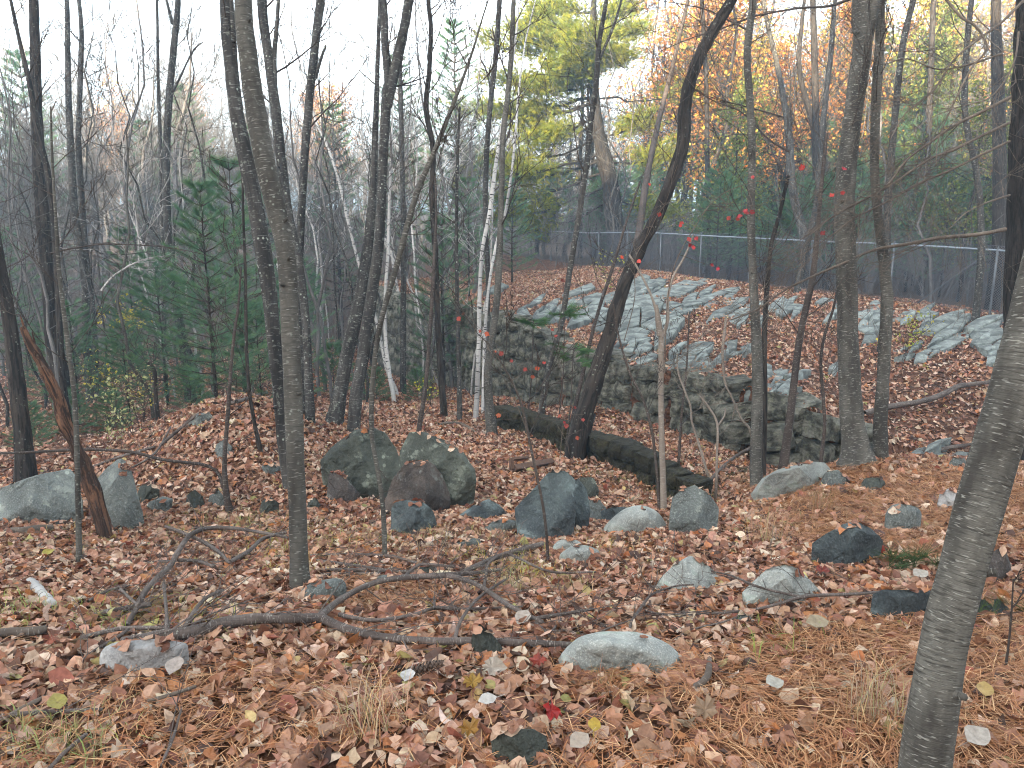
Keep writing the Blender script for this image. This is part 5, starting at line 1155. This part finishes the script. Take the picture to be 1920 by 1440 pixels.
# ------------------------------------------------------------------ shrubs with leaves
def shrub(px, py, Z, h, n, cols, label, size=.05, wide=.6, name='shrub'):
    rg2 = random.Random(int(px * 7 + py)); nr = np.random.RandomState(int(px + py)); b = W(px, py, Z); g = hz(b.x, b.y); root = empty(name, Vector((b.x, b.y, g))); o = root.location
    br = MB(); tips = []
    base = b.z - h * .5 - g
    for k in range(6):
        a = rg2.uniform(0, 6.28); d = Vector((math.cos(a) * wide * .5, math.sin(a) * wide * .5, 1)).normalized()
        st = Vector((b.x, b.y, g - .03)); mid = Vector((b.x, b.y, g + max(0, base) * .8)) + rvec(rg2) * .03; br.line(st, mid, .007, .005)
        grow(br, mid, d, h * rg2.uniform(.7, 1.0), .006, 2, rg2, tips, up=.2, kids=(4, 3), thin=.0025)
    lf = MB(); leaf_cloud(lf, tips, n, size, cols, nr, .05 * h); br.build('stems', M['twig'], root, loc=o); lf.build('leaves', M['fresh'], root, loc=o); tag(root, label, 'shrub')
shrub(235, 585, 21, 1.0, 320, [(.52, .44, .05), (.4, .36, .05)], 'bright yellow bush deep in the left wood', .09)
shrub(172, 705, 15, .9, 110, [(.52, .46, .06)], 'yellow-leaved sprig between the left trunks', .06)
shrub(255, 815, 10.5, .75, 260, [(.42, .42, .20), (.34, .36, .14)], 'pale green-yellow shrub left of the mound', .05, 1.0)
shrub(1160, 490, 17, .8, 150, [(.42, .42, .08), (.3, .36, .08)], 'yellow-green leafy twig beside the leaning dark tree at fence height', .055, 1.0)
shrub(1700, 630, 14.5, .8, 180, [(.26, .32, .05), (.40, .36, .05)], 'green-yellow shrub on the slope right of the twin trees', .06, .8)
shrub(806, 738, 15, .6, 60, [(.5, .5, .06)], 'few bright yellow leaves low among the birches', .06)
shrub(590, 725, 15, .5, 60, [(.4, .12, .06)], 'small reddish-leaved shrub right of the leaning tree', .06)
shrub(263, 730, 15, .7, 80, [(.5, .42, .08)], 'scattered yellow leaves in the thicket behind the mound', .06)

# ------------------------------------------------------------------ lobed leaves: red maple sprays and single fallen leaves
def maple_tpl():
    pts = [(0, -.42), (.05, -.30), (.24, -.36), (.22, -.22), (.40, -.12), (.34, -.04), (.50, .10), (.36, .10), (.30, .30), (.20, .20), (.13, .34), (.02, .52), (-.08, .33), (-.17, .22), (-.26, .34), (-.30, .12), (-.46, .16), (-.34, .0), (-.42, -.16), (-.24, -.18), (-.27, -.34), (-.06, -.29)]
    V = [(0, -.05, .0)] + [(x, y, .30 * abs(x) + .5 * y * y * (1 if y > 0 else .2) + .12 * math.sin(x * 17 + y * 9)) for x, y in pts]; n = len(pts)
    return np.array(V), np.array([(0, 1 + i, 1 + (i + 1) % n) for i in range(n)])
def oval_tpl(): return leaf_template(5, .3, .3, wide=.78, seed=3)
def lone(px, py, size, col, label, kind='maple', tilt=.25, seed=0, up=.02):
    rg2 = np.random.RandomState(seed + int(px)); P = hit(px, py); tv, tf = maple_tpl() if kind == 'maple' else oval_tpl()
    Rm = rot_mats(rg2.uniform(0, 6.28, 1), np.array([tilt]) + rg2.normal(0, .1, 1), rg2.normal(0, .15, 1)); mb = MB()
    p = P + Vector((0, 0, .035 + up)); o = p
    place(mb, tv, tf, np.array([tuple(p)]), Rm, np.array([size]), np.array([col]))
    d = Vector(tuple(Rm[0] @ np.array([0, -1, 0]))); st = p + d * size * .45; mb.line(st, st + d * size * .5 + Vector((0, 0, .004)), .0012, .0008); mb.flush(col)
    tag(mb.build('fallen_leaf', M['leaf'], smooth=False, loc=o), label, 'leaf', 'single leaves that stand out on the litter')
PALE = (.62, .54, .45)
for a in ((925,1277,.13,PALE,'large pale maple leaf standing up below the fallen limb'),(1450,1307,.10,(.58,.56,.48),'pale toothed leaf lying on pine needles right of centre','oval'),(1318,1357,.13,(.45,.31,.20),'tan lobed leaf on pine needles at lower right centre'),
          (1828,1410,.12,(.66,.60,.52),'very pale oval leaf right of the nearest trunk foot','oval'),(765,1294,.09,(.70,.68,.66),'nearly white leaf below the pine cone','oval'),(914,1340,.085,(.70,.67,.62),'small white toothed leaf above the bottom stone','oval'),
          (1033,1362,.10,(.50,.035,.03),'bright red maple leaf right of the bottom stone'),(1113,1388,.07,(.62,.43,.06),'small yellow leaf near the bottom, right of the red one','oval'),(886,1305,.10,(.48,.29,.06),'mottled yellow-brown leaf left of the pale maple leaf'),
          (1842,1320,.09,(.60,.42,.15),'yellow-tan leaf right of the nearest trunk','oval'),(1600,1040,.17,(.46,.05,.035),'red oak leaf spread over the dark blue rock'),(1645,1045,.12,(.42,.05,.035),'smaller red leaf at the right end of the dark blue rock'),(1540,1088,.11,(.30,.06,.04),'dark red leaf beside the triangular rock'),
          (980,1180,.12,(.58,.50,.42),'pale oval leaf just above the lower arm of the limb','oval'),(1010,1265,.10,(.45,.09,.06),'faded red leaf left of the pale granite boulder'),(1724,1095,.12,(.60,.55,.47),'pale folded leaf at the left rim of the nearest trunk','oval'),
          (880,1395,.10,(.46,.24,.05),'orange-yellow leaf left of the bottom stone'),(1530,1190,.13,(.46,.38,.25),'olive-tan leaf in the middle of the right foreground','oval'),(1085,1420,.10,(.58,.48,.38),'curled pale leaf under the bottom stone','oval'),
          (110,1345,.10,(.44,.38,.10),'yellow leaf beside the thin log at the left','oval'),(92,1050,.11,(.5,.42,.08),'yellow leaf left of the thin straight sapling','oval'),(70,885,.16,(.50,.17,.06),'orange leaf hanging low by the dark left edge tree'),(330,1275,.11,(.60,.52,.46),'pale leaf near the whitish stone','oval')):
    lone(a[0], a[1], a[2] * .78, tuple(c * .58 for c in a[3]), *a[4:])
def red_spray(label, stem, Z, spots, col=(.42, .05, .045), th=.004, mat='dead', size=.052, name='maple_sapling'):
    root = empty(name, W(*stem[0], Z)); g = hz(root.location.x, root.location.y)
    if root.location.z < g + .3: root.location.z = g
    o = root.location; mb = MB(); P = [(W(x, y, Z), th * (1 - .75 * i / len(stem))) for i, (x, y) in enumerate(stem)]
    if root.location.z <= g + .01: P.insert(0, (Vector((P[0][0].x, P[0][0].y, g - .05)), th))
    S = spline(P, 5); mb.tube([s[0] for s in S], [s[1] for s in S], 6)
    lf = MB(); tv, tf = maple_tpl(); nr = np.random.RandomState(len(stem) + int(stem[0][0])); rg2 = random.Random(int(stem[0][0]))
    for x, y in spots:
        q = W(x, y, Z); near = min(S, key=lambda s: (s[0] - q).length)[0]; mb.line(near, q + Vector((0, 0, .02)), .0028, .0018)
        n = rg2.choice((1, 1, 2)); pos = np.array([tuple(q + rvec(rg2) * .035) for _ in range(n)])
        place(lf, tv, tf, pos, rot_mats(nr.uniform(0, 6.28, n), nr.uniform(.6, 1.6, n), nr.uniform(-.5, .5, n)), size * nr.uniform(.6, 1.1, n), np.array([col] * n) * nr.uniform(.5, 1.2, (n, 1)) * nr.uniform(.8, 1.25, (n, 3)))
    for _ in range(14):
        s = S[rg2.randrange(len(S) // 3, len(S))]; grow(mb, s[0], rvec(rg2) + UPV * .3, .35, .0025, 1, rg2, kids=(3, 2), thin=.0012, up=.1)
    mb.build('twigs', M[mat], root, loc=o); lf.build('leaves', M['fresh'], root, loc=o); tag(root, label, 'sapling')
red_spray('arching pale sapling with scattered red maple leaves in front of the grey trees', [(1246,700),(1252,560),(1268,490),(1300,430),(1340,375),(1390,348),(1440,338),(1490,342),(1540,372),(1590,395),(1625,408)], 5.6, [(1500,312),(1580,310),(1562,352),(1590,362),(1375,395),(1412,392),(1410,398),(1385,420),(1531,445),(1290,455),(1308,468),(1322,500),(1415,312)], (.42, .055, .06))
red_spray('thin sapling with red leaves beside the leaning dark tree', [(1170,640),(1190,560),(1190,490),(1215,440),(1235,400),(1260,370)], 6.4, [(1215,356),(1232,400),(1283,410),(1178,487)], (.52, .07, .05))
red_spray('low sapling dotted with drooping red leaves at the ravine edge', [(1010,900),(985,800),(950,720),(915,650),(885,600)], 7.5, [(870,590),(910,625),(935,665),(935,780),(1000,690),(990,700),(955,675)], (.36, .085, .05), size=.06)
red_spray('reddish leafy sapling at the foot of the leaning dark tree', [(1050,860),(1055,800),(1060,740),(1048,660),(1052,560)], 9.0, [(1050,540),(1050,628),(1075,770),(1095,780),(1068,800),(1085,815),(1040,790),(1052,625)], (.34, .075, .05), size=.07)

# pale twiggy dead branches sweeping left from the right-hand pine
def dead_branch(label, pts, Z, w, n=14, seed=0, blen=.6, mat='dead', dz=0.0, name='dead_branch', cat='branch', group='dead branches reaching left from the right edge', kids=(4, 3)):
    rg2 = random.Random(seed); k = len(pts); P = [(W(x, y, Z + dz * i / (k - 1)), max(.002, w * .33 * Z / F * (1 - .75 * i / (k - 1)))) for i, (x, y) in enumerate(pts)]
    S = spline(P, 5); o = P[0][0]; mb = MB(); mb.tube([s[0] for s in S], [s[1] for s in S], 8, .15, rg2)
    for j in range(n):
        i = rg2.randrange(len(S) // 5, len(S) - 1); ax = (S[i + 1][0] - S[i][0]).normalized(); d = (ax * 1.1 + rvec(rg2) * .45).normalized(); grow(mb, S[i][0], d, blen * rg2.uniform(.4, 1.5), min(.006, S[i][1] * .45), 2, rg2, up=-.1, kids=kids, thin=.0014, wig=.1)
    tag(mb.build(name, M[mat], loc=o), label, cat, group)
for i, (lab, pts, w, n) in enumerate([
    ('thick long dead branch crossing the thick grey tree below the fence rail', [(1885,430),(1830,440),(1760,446),(1700,458),(1640,468),(1580,494),(1520,520),(1470,545),(1420,580),(1370,600)], 12, 12),
    ('straight dead branch ending just above the fence rail', [(1895,182),(1850,205),(1790,235),(1740,270),(1700,300),(1660,350),(1600,385),(1540,420),(1500,450)], 10, 22),
    ('second dead branch parallel below the straight one', [(1893,230),(1840,255),(1790,280),(1740,300),(1680,340),(1630,370),(1570,400),(1520,440)], 9, 22),
    ('third dead branch, lower and gently curved', [(1893,265),(1840,290),(1780,320),(1720,345),(1660,380),(1600,410),(1560,440),(1500,480)], 8, 20),
    ('high dead branch arching out from the top right corner', [(1920,0),(1880,40),(1840,70),(1790,110),(1750,170),(1700,210),(1670,260)], 9, 16),
    ('dark branch hooping down from the top right', [(1760,-20),(1800,30),(1830,50),(1850,90),(1820,130),(1790,190),(1760,260),(1755,310)], 8, 10),
    ('short dead branch curling down by the rugged pine', [(1893,366),(1850,380),(1810,400),(1780,430)], 6, 10),
    ('thin dead branch fanning across the upper right', [(1880,100),(1820,120),(1760,130),(1700,110),(1650,120),(1600,90)], 6, 14),
    ('drooping thin branch at the upper right corner', [(1910,60),(1900,120),(1860,180),(1800,200),(1760,215)], 6, 12)]):
    dead_branch(lab, pts, 7.6, w, n, 200 + i, .7, dz=-.8)
for i, (lab, pts, w, n) in enumerate([
    ('long bare branch reaching left from the slender grey tree at the top', [(1640,-20),(1560,10),(1500,15),(1440,25),(1400,35),(1350,55),(1300,70),(1240,95)], 8, 20),
    ('thin bare branch drooping over the leaning dark tree', [(1408,60),(1370,40),(1330,20),(1290,10),(1230,0)], 6, 14),
    ('bare branch rising left across the orange trees', [(1480,285),(1440,260),(1390,210),(1340,190),(1290,160),(1240,130)], 6, 16),
    ('bare branch stretching left just above the orange trees foot', [(1470,220),(1400,200),(1340,185),(1300,165)], 5, 14)]):
    dead_branch(lab, pts, 12, w, n, 230 + i, 1.4, 'twig', name='bare_branch', group='bare branches crossing the top right')
dead_branch('arched bare branch crossing in front of the left wood', [(95,475),(140,465),(200,458),(300,462),(360,472),(400,482)], 9, 5, 8, 240, .5, 'twig', name='bare_branch', group='arching branches of the left wood')
dead_branch('pale grey bent branch glowing in the left wood', [(190,545),(210,520),(240,500),(275,485),(310,480)], 14, 7, 6, 241, .5, 'birch', name='bare_branch', group='arching branches of the left wood')

# ------------------------------------------------------------------ fallen limbs and sticks
def log_pts(pts, lift):
    out = []
    for i, (x, y, w) in enumerate(pts):
        h = hit(x, y)
        out.append(h)
    return out
def fallen(label, stems, name='fallen_branch', mat='limb', lift0=.03, twigs=10, seed=0, cat='branch', group=None, arch=None):
    """stems: polylines (px, py, width px, height above ground m); the first is the main stem, the others fork from it"""
    rg2 = random.Random(seed); root = None; built = []
    for si, st in enumerate(stems):
        P = []
        for x, y, w, up in st:
            # the seen pixel lies 'up' metres above the ground: pull the point towards the camera accordingly
            h = hit(x, y); Z = depth(h); v = (y - 720) / F; slope = SP + v * CP; Zn = Z - (up + .015) / max(.12, slope); P.append((W(x, y, Zn), max(.0022, w * .58 * Zn / F)))
        if root is None: root = P[0][0].copy(); parent = empty(name, root) if len(stems) > 1 else None
        S = spline(P, 6); mb = MB(); mb.tube([s[0] for s in S], [s[1] for s in S], 12 if P[0][1] > .012 else 7, .18, rg2)
        for j in range(int(twigs * 1.3) if si == 0 else int(twigs * .5)):
            i = rg2.randrange(1, len(S) - 1); d = rvec(rg2); d.z = abs(d.z) * .6; ax = (S[i + 1][0] - S[i][0]).normalized(); grow(mb, S[i][0], ax + d * .7, rg2.uniform(.1, .5), max(.0022, S[i][1] * .24), 1, rg2, up=0, kids=(2, 2), thin=.0013, wig=.2)
        o = mb.build('limb' if parent is not None else name, M[mat], parent, loc=root)
    tag(parent or o, label, cat, group)
fallen('big forked fallen limb lying across the foreground', [
    [(228,1204,15,.03),(300,1192,18,.05),(350,1187,20,.06),(417,1170,20,.09),(483,1160,17,.11),(540,1160,16,.11),(600,1160,16,.10),(640,1176,15,.08),(707,1193,13,.06),(807,1202,12,.06),(907,1202,12,.06),(1000,1206,11,.05),(1075,1209,9,.06)],
    [(598,1158,13,.10),(618,1140,11,.13),(640,1123,10,.16),(690,1097,9,.20),(740,1085,9,.22),(840,1078,9,.20),(890,1074,6,.16),(937,1068,5,.12)],
    [(838,1079,8,.20),(875,1088,8,.18),(907,1103,8,.16),(957,1137,8,.10),(1017,1167,7,.05)],
    [(1000,1160,6,.06),(1050,1152,6,.08),(1113,1142,4,.09)],
    [(867,1074,9,.18),(923,1048,8,.16),(973,1032,9,.10),(1017,1021,11,.04)],
    [(757,1082,5,.21),(775,1066,5,.22),(795,1058,5,.22),(853,1063,4,.2)],
    [(636,1152,8,.1),(660,1158,7,.09),(707,1163,6,.08),(773,1153,6,.08),(817,1140,6,.09),(873,1142,5,.08),(980,1137,3,.06)],
    [(853,1200,8,.06),(860,1172,6,.09),(880,1140,5,.12),(907,1113,5,.14),(953,1083,4,.12)],
    [(907,1104,6,.15),(911,1078,5,.18),(917,1055,5,.2),(947,1038,5,.2),(973,1047,4,.16),(1033,1072,4,.1),(1117,1072,3,.06)],
    [(1005,1168,5,.05),(1030,1185,4,.04),(1052,1160,3,.05)],
    [(345,1184,8,.07),(358,1155,7,.10),(385,1122,6,.12),(417,1107,6,.12)],
    [(313,1188,9,.06),(312,1150,6,.12),(307,1093,5,.2)],
    [(815,1142,4,.1),(814,1120,4,.13)]], seed=1, twigs=14)
fallen('arching forked dead branch to the left of the leaning tree', [
    [(237,1174,8,.04),(260,1133,9,.10),(277,1103,9,.16),(300,1078,9,.2),(320,1060,9,.24),(333,1037,9,.28),(357,1003,8,.34),(393,990,7,.34),(450,992,6,.30),(540,1008,4,.2)],
    [(310,987,5,.36),(345,1000,6,.34),(383,1017,6,.28),(410,1035,6,.22),(430,1055,5,.15)],
    [(430,1054,7,.15),(467,1033,7,.17),(493,1010,6,.22),(537,998,5,.22)],
    [(333,1050,6,.24),(370,1052,6,.2),(400,1062,5,.15)],
    [(177,1153,10,.03),(230,1142,10,.07),(283,1133,8,.10)],
    [(222,1100,4,.12),(240,1118,5,.12),(258,1134,5,.1)],
    [(165,1128,5,.06),(195,1110,6,.10),(222,1103,5,.12)]], seed=2, twigs=12)
fallen('long thin stick lying behind the arching dead branch', [[(137,1078,3,.02),(220,1065,4,.03),(300,1053,5,.05),(400,1055,5,.06),(470,1046,5,.06),(543,1043,5,.05),(640,1040,5,.06),(723,1042,6,.07),(760,1050,5,.06),(795,1058,4,.05)]], seed=3, twigs=8)
fallen('pair of thin stacked sticks right of the leaning tree', [[(590,1070,5,.04),(650,1068,6,.05),(700,1070,6,.05),(760,1072,6,.05),(840,1074,5,.04)],[(590,1050,4,.06),(650,1058,5,.05),(720,1068,5,.05)],[(600,1078,6,.02),(680,1076,7,.03),(760,1080,6,.03)]], seed=4, twigs=5)
fallen('bark-covered stick at the left under the limb butt', [[(147,1197,7,.03),(190,1186,8,.05),(233,1178,8,.06),(310,1177,6,.07)]], seed=5, twigs=3)
fallen('thin curved stick left of the whitish stone', [[(153,1240,4,.03),(180,1218,5,.05),(217,1197,6,.06),(240,1180,5,.06)]], seed=6, twigs=2)
fallen('short thick log with peeling bark at the left edge', [[(-20,1188,15,.04),(20,1186,15,.05),(60,1184,15,.05),(86,1180,12,.05)]], 'fallen_log', 'dead', seed=7, twigs=0, cat='log')
fallen('thin dark log at the lower left edge', [[(-10,1346,7,.02),(30,1340,8,.03),(100,1334,7,.03),(192,1330,5,.02)]], 'fallen_log', 'limb', seed=8, twigs=1, cat='log')
fallen('grey stick slanting up to the right at the lower left', [[(0,1352,8,.02),(40,1330,10,.03),(84,1306,6,.03)]], mat='dead', seed=9, twigs=0)
fallen('stick poking in from the bottom edge at the left', [[(85,1450,8,.02),(120,1412,7,.03),(162,1376,6,.03)]], seed=10, twigs=0)
fallen('speckled thin twig lying upright in the litter at lower left', [[(300,1438,5,.02),(322,1390,5,.03),(334,1350,4,.03),(340,1330,3,.03)]], seed=11, twigs=2)
fallen('bare grey stick in the pine needles left of centre', [[(277,1314,6,.02),(320,1303,7,.03),(367,1287,5,.03)]], mat='dead', seed=12, twigs=0)
fallen('short white birch log on the left', [[(58,1092,17,.04),(76,1112,18,.05),(98,1134,16,.04)]], 'birch_log', 'birch', seed=13, twigs=0, cat='log')
fallen('piece of bark-stripped log behind the thin straight sapling', [[(10,1000,14,.04),(50,996,17,.06),(95,990,12,.05)]], 'fallen_log', 'dead', seed=14, twigs=0, cat='log')
fallen('long thin twig crossing the pale rocks on the right', [[(1652,1110,5,.08),(1600,1114,5,.10),(1513,1118,6,.12),(1460,1132,5,.10),(1413,1143,4,.08),(1340,1150,4,.06),(1280,1153,3,.05)],[(1500,1119,4,.12),(1450,1108,4,.14),(1413,1097,4,.15),(1363,1077,3,.14),(1280,1063,2,.12)],[(1413,1143,3,.08),(1360,1165,3,.05),(1300,1180,3,.04),(1240,1210,2,.03)]], seed=15, twigs=8)
fallen('thin upright twigs between granite boulder and pointed rock', [[(1180,1180,5,.05),(1187,1160,5,.08),(1205,1135,5,.14),(1222,1115,4,.18),(1260,1100,3,.16),(1300,1096,3,.12)],[(1187,1162,3,.08),(1140,1178,3,.05),(1100,1200,3,.04)],[(1200,1142,3,.1),(1250,1152,3,.07),(1330,1145,2,.05)]], seed=16, twigs=8)
fallen('short bent brown stick right of the granite boulder', [[(1302,1288,11,.02),(1318,1278,12,.04),(1328,1262,12,.04),(1330,1235,8,.04)]], mat='dead', seed=17, twigs=0)
fallen('broken twig standing among the leaves under the limb', [[(895,1240,5,.02),(888,1218,5,.03),(900,1218,4,.03),(930,1226,3,.02)]], mat='pale', seed=18, twigs=0)
fallen('curved stick on the bank beside the boulder cluster', [[(822,795,4,.05),(850,793,5,.06),(870,797,5,.06),(895,813,4,.03)]], mat='dead', seed=19, twigs=2)
fallen('stick lying in front of the boulder cluster', [[(820,1000,5,.02),(848,998,5,.03),(878,1000,5,.02)]], mat='dead', seed=20, twigs=0)
fallen('thin pale stick leaning on rocks right of the jagged boulder', [[(1132,1000,4,.02),(1115,980,4,.05),(1098,958,3,.12)]], mat='dead', seed=21, twigs=0)
fallen('long reddish branch lying on the slope right of the twin trees', [[(1620,775,9,.05),(1670,762,9,.08),(1730,752,9,.08),(1770,738,9,.08),(1800,724,8,.08),(1856,716,6,.06)]], seed=22, twigs=6)
fallen('mossy stick at the far rim of the knoll', [[(1715,860,6,.03),(1750,850,8,.05),(1765,842,7,.06),(1830,832,5,.05)]], seed=23, twigs=3)
fallen('dead stick at the bottom of the ravine left of the slender grey tree', [[(1318,915,4,.05),(1350,880,5,.08),(1380,855,5,.1),(1410,838,4,.1)]], seed=24, twigs=4)
fallen('dark stick on top of the mound', [[(430,757,6,.04),(460,748,6,.06),(500,736,5,.08)]], seed=25, twigs=3)
fallen('tangle of grey sticks down the left flank of the mound', [[(175,875,4,.05),(230,855,5,.08),(290,838,4,.06)],[(300,835,5,.08),(330,810,5,.08),(372,775,4,.08)],[(240,880,3,.05),(290,850,4,.08),(320,800,3,.1)]], seed=26, twigs=10)
# broken old timber behind the jagged boulder
def timber():
    Pm = hit(1000, 888); root = empty('old_timber', Pm); tag(root, 'broken old brown timber lying in the leaves behind the jagged boulder', 'timber')
    for a, b, w in (((962,889),(1034,874),.05),((960,890),(958,858),.03),((962,870),(990,866),.025)):
        p = hit(*a) + Vector((0, 0, .06)); q = W(b[0], b[1], depth(p)) if b[0] < 962 else hit(*b) + Vector((0, 0, .06)); d = (q - p).normalized(); s = d.orthogonal().normalized() * w; u = d.cross(s).normalized() * w * .7
        bm = bmesh.new(); vs = [bm.verts.new(c - Pm) for c in (p - s - u, p + s - u, p + s + u, p - s + u, q - s - u, q + s * .7 - u, q + s * .9 + u, q - s + u * .6)]
        bmesh.ops.convex_hull(bm, input=vs); bmesh.ops.bevel(bm, geom=bm.edges[:], offset=.006, affect='EDGES')
        me = bpy.data.meshes.new('beam'); bm.to_mesh(me); bm.free(); me.materials.append(M['wood']); link(bpy.data.objects.new('beam', me), root)
timber()
# pine cone
def cone(px, py):
    P = hit(px, py) + Vector((0, 0, .05)); ax = Vector((1, .15, .22)).normalized(); a = ax.orthogonal().normalized(); b = ax.cross(a); mb = MB(); L = .15
    mb.tube([P - ax * L / 2, P, P + ax * L / 2], [.008, .011, .004], 6)
    for i in range(90):
        t = i / 90; th = i * 2.399; r = .026 * math.sin(math.pi * (.12 + .8 * t)) ** .7; c = P + ax * (t - .5) * L; d = (a * math.cos(th) + b * math.sin(th)); o = d * r + ax * .012; s = ax.cross(d) * .009
        mb.add([c + d * .004, c + o * .7 - s, c + o + ax * .004, c + o * .7 + s, c + o * .8 - ax * .004], [np.array([(0, 1, 2, 3)]), np.array([(1, 4, 2), (4, 3, 2)])])
    tag(mb.build('pine_cone', M['cone'], smooth=False, loc=P), 'long dark pine cone lying in the leaves below the fallen limb', 'pine cone')
cone(790, 1278)
# green pine sprig lying on the knoll
def sprig(px, py, n, size, label):
    P = hit(px, py) + Vector((0, 0, .05)); rg2 = random.Random(px); mb = MB(); A = []; D = []
    for i in range(n):
        q = P + Vector((rg2.uniform(-.16, .16), rg2.uniform(-.06, .06), rg2.uniform(-.02, .05))); A.append(q); D.append(Vector((rg2.uniform(-1, 1), rg2.uniform(-.5, .5), rg2.uniform(.0, .5))))
    put_tufts(mb, A, D, np.random.RandomState(px), size, [(.045, .085, .03), (.06, .10, .03)], 16, .012, px)
    mb.line(P - Vector((.16, 0, .03)), P + Vector((.16, .02, .02)), .004, .002); mb.flush((.10, .065, .045))
    tag(mb.build('pine_sprig', M['needle'], loc=P), label, 'pine sprig')
sprig(1705, 1075, 26, .11, 'green pine sprig lying left of the nearest trunk')
sprig(1898, 1170, 14, .10, 'green pine sprig at the right edge')
sprig(1300, 995, 20, .09, 'green sprig at the foot of the pyramid-like rock')
# twig seedling at far right
tree('thin brown seedling stem at the right edge of the foreground', 'twig', [(1884,1262,6),(1892,1200,5),(1897,1140,4),(1900,1085,3)], None, nb=2, seed=90, blen=.12, flare=0, sides=6, name='seedling')

for ob in bpy.data.objects:
    if ob.parent is not None and ob.name.split('.')[0] in ('branches', 'crown', 'leaves', 'needles', 'stems', 'twigs', 'limbs'): ob['kind'] = 'stuff'
# ------------------------------------------------------------------ haze: blue veil imitating lens flare as well as distant air
def haze():
    bm = bmesh.new(); bmesh.ops.create_cube(bm, size=1.0); me = bpy.data.meshes.new('haze'); bm.to_mesh(me); bm.free()
    m = bpy.data.materials.new('haze_and_flare_veil'); m.use_nodes = True; n = m.node_tree.nodes; n.clear(); o = n.new('ShaderNodeOutputMaterial'); v = n.new('ShaderNodeVolumePrincipled')
    v.inputs['Color'].default_value = (0.48, 0.74, 1.0, 1); v.inputs['Density'].default_value = 0.0017; v.inputs['Anisotropy'].default_value = 0.0
    m.node_tree.links.new(v.outputs[0], o.inputs['Volume']); me.materials.append(m)
    ob = bpy.data.objects.new('haze', me); ob.scale = (900, 900, 60); ob.location = (0, 0, 60 / 2 - 14); link(ob); tag(ob, 'thin bluish haze in the wood, standing in for lens flare too', None, None, 'stuff')
haze()
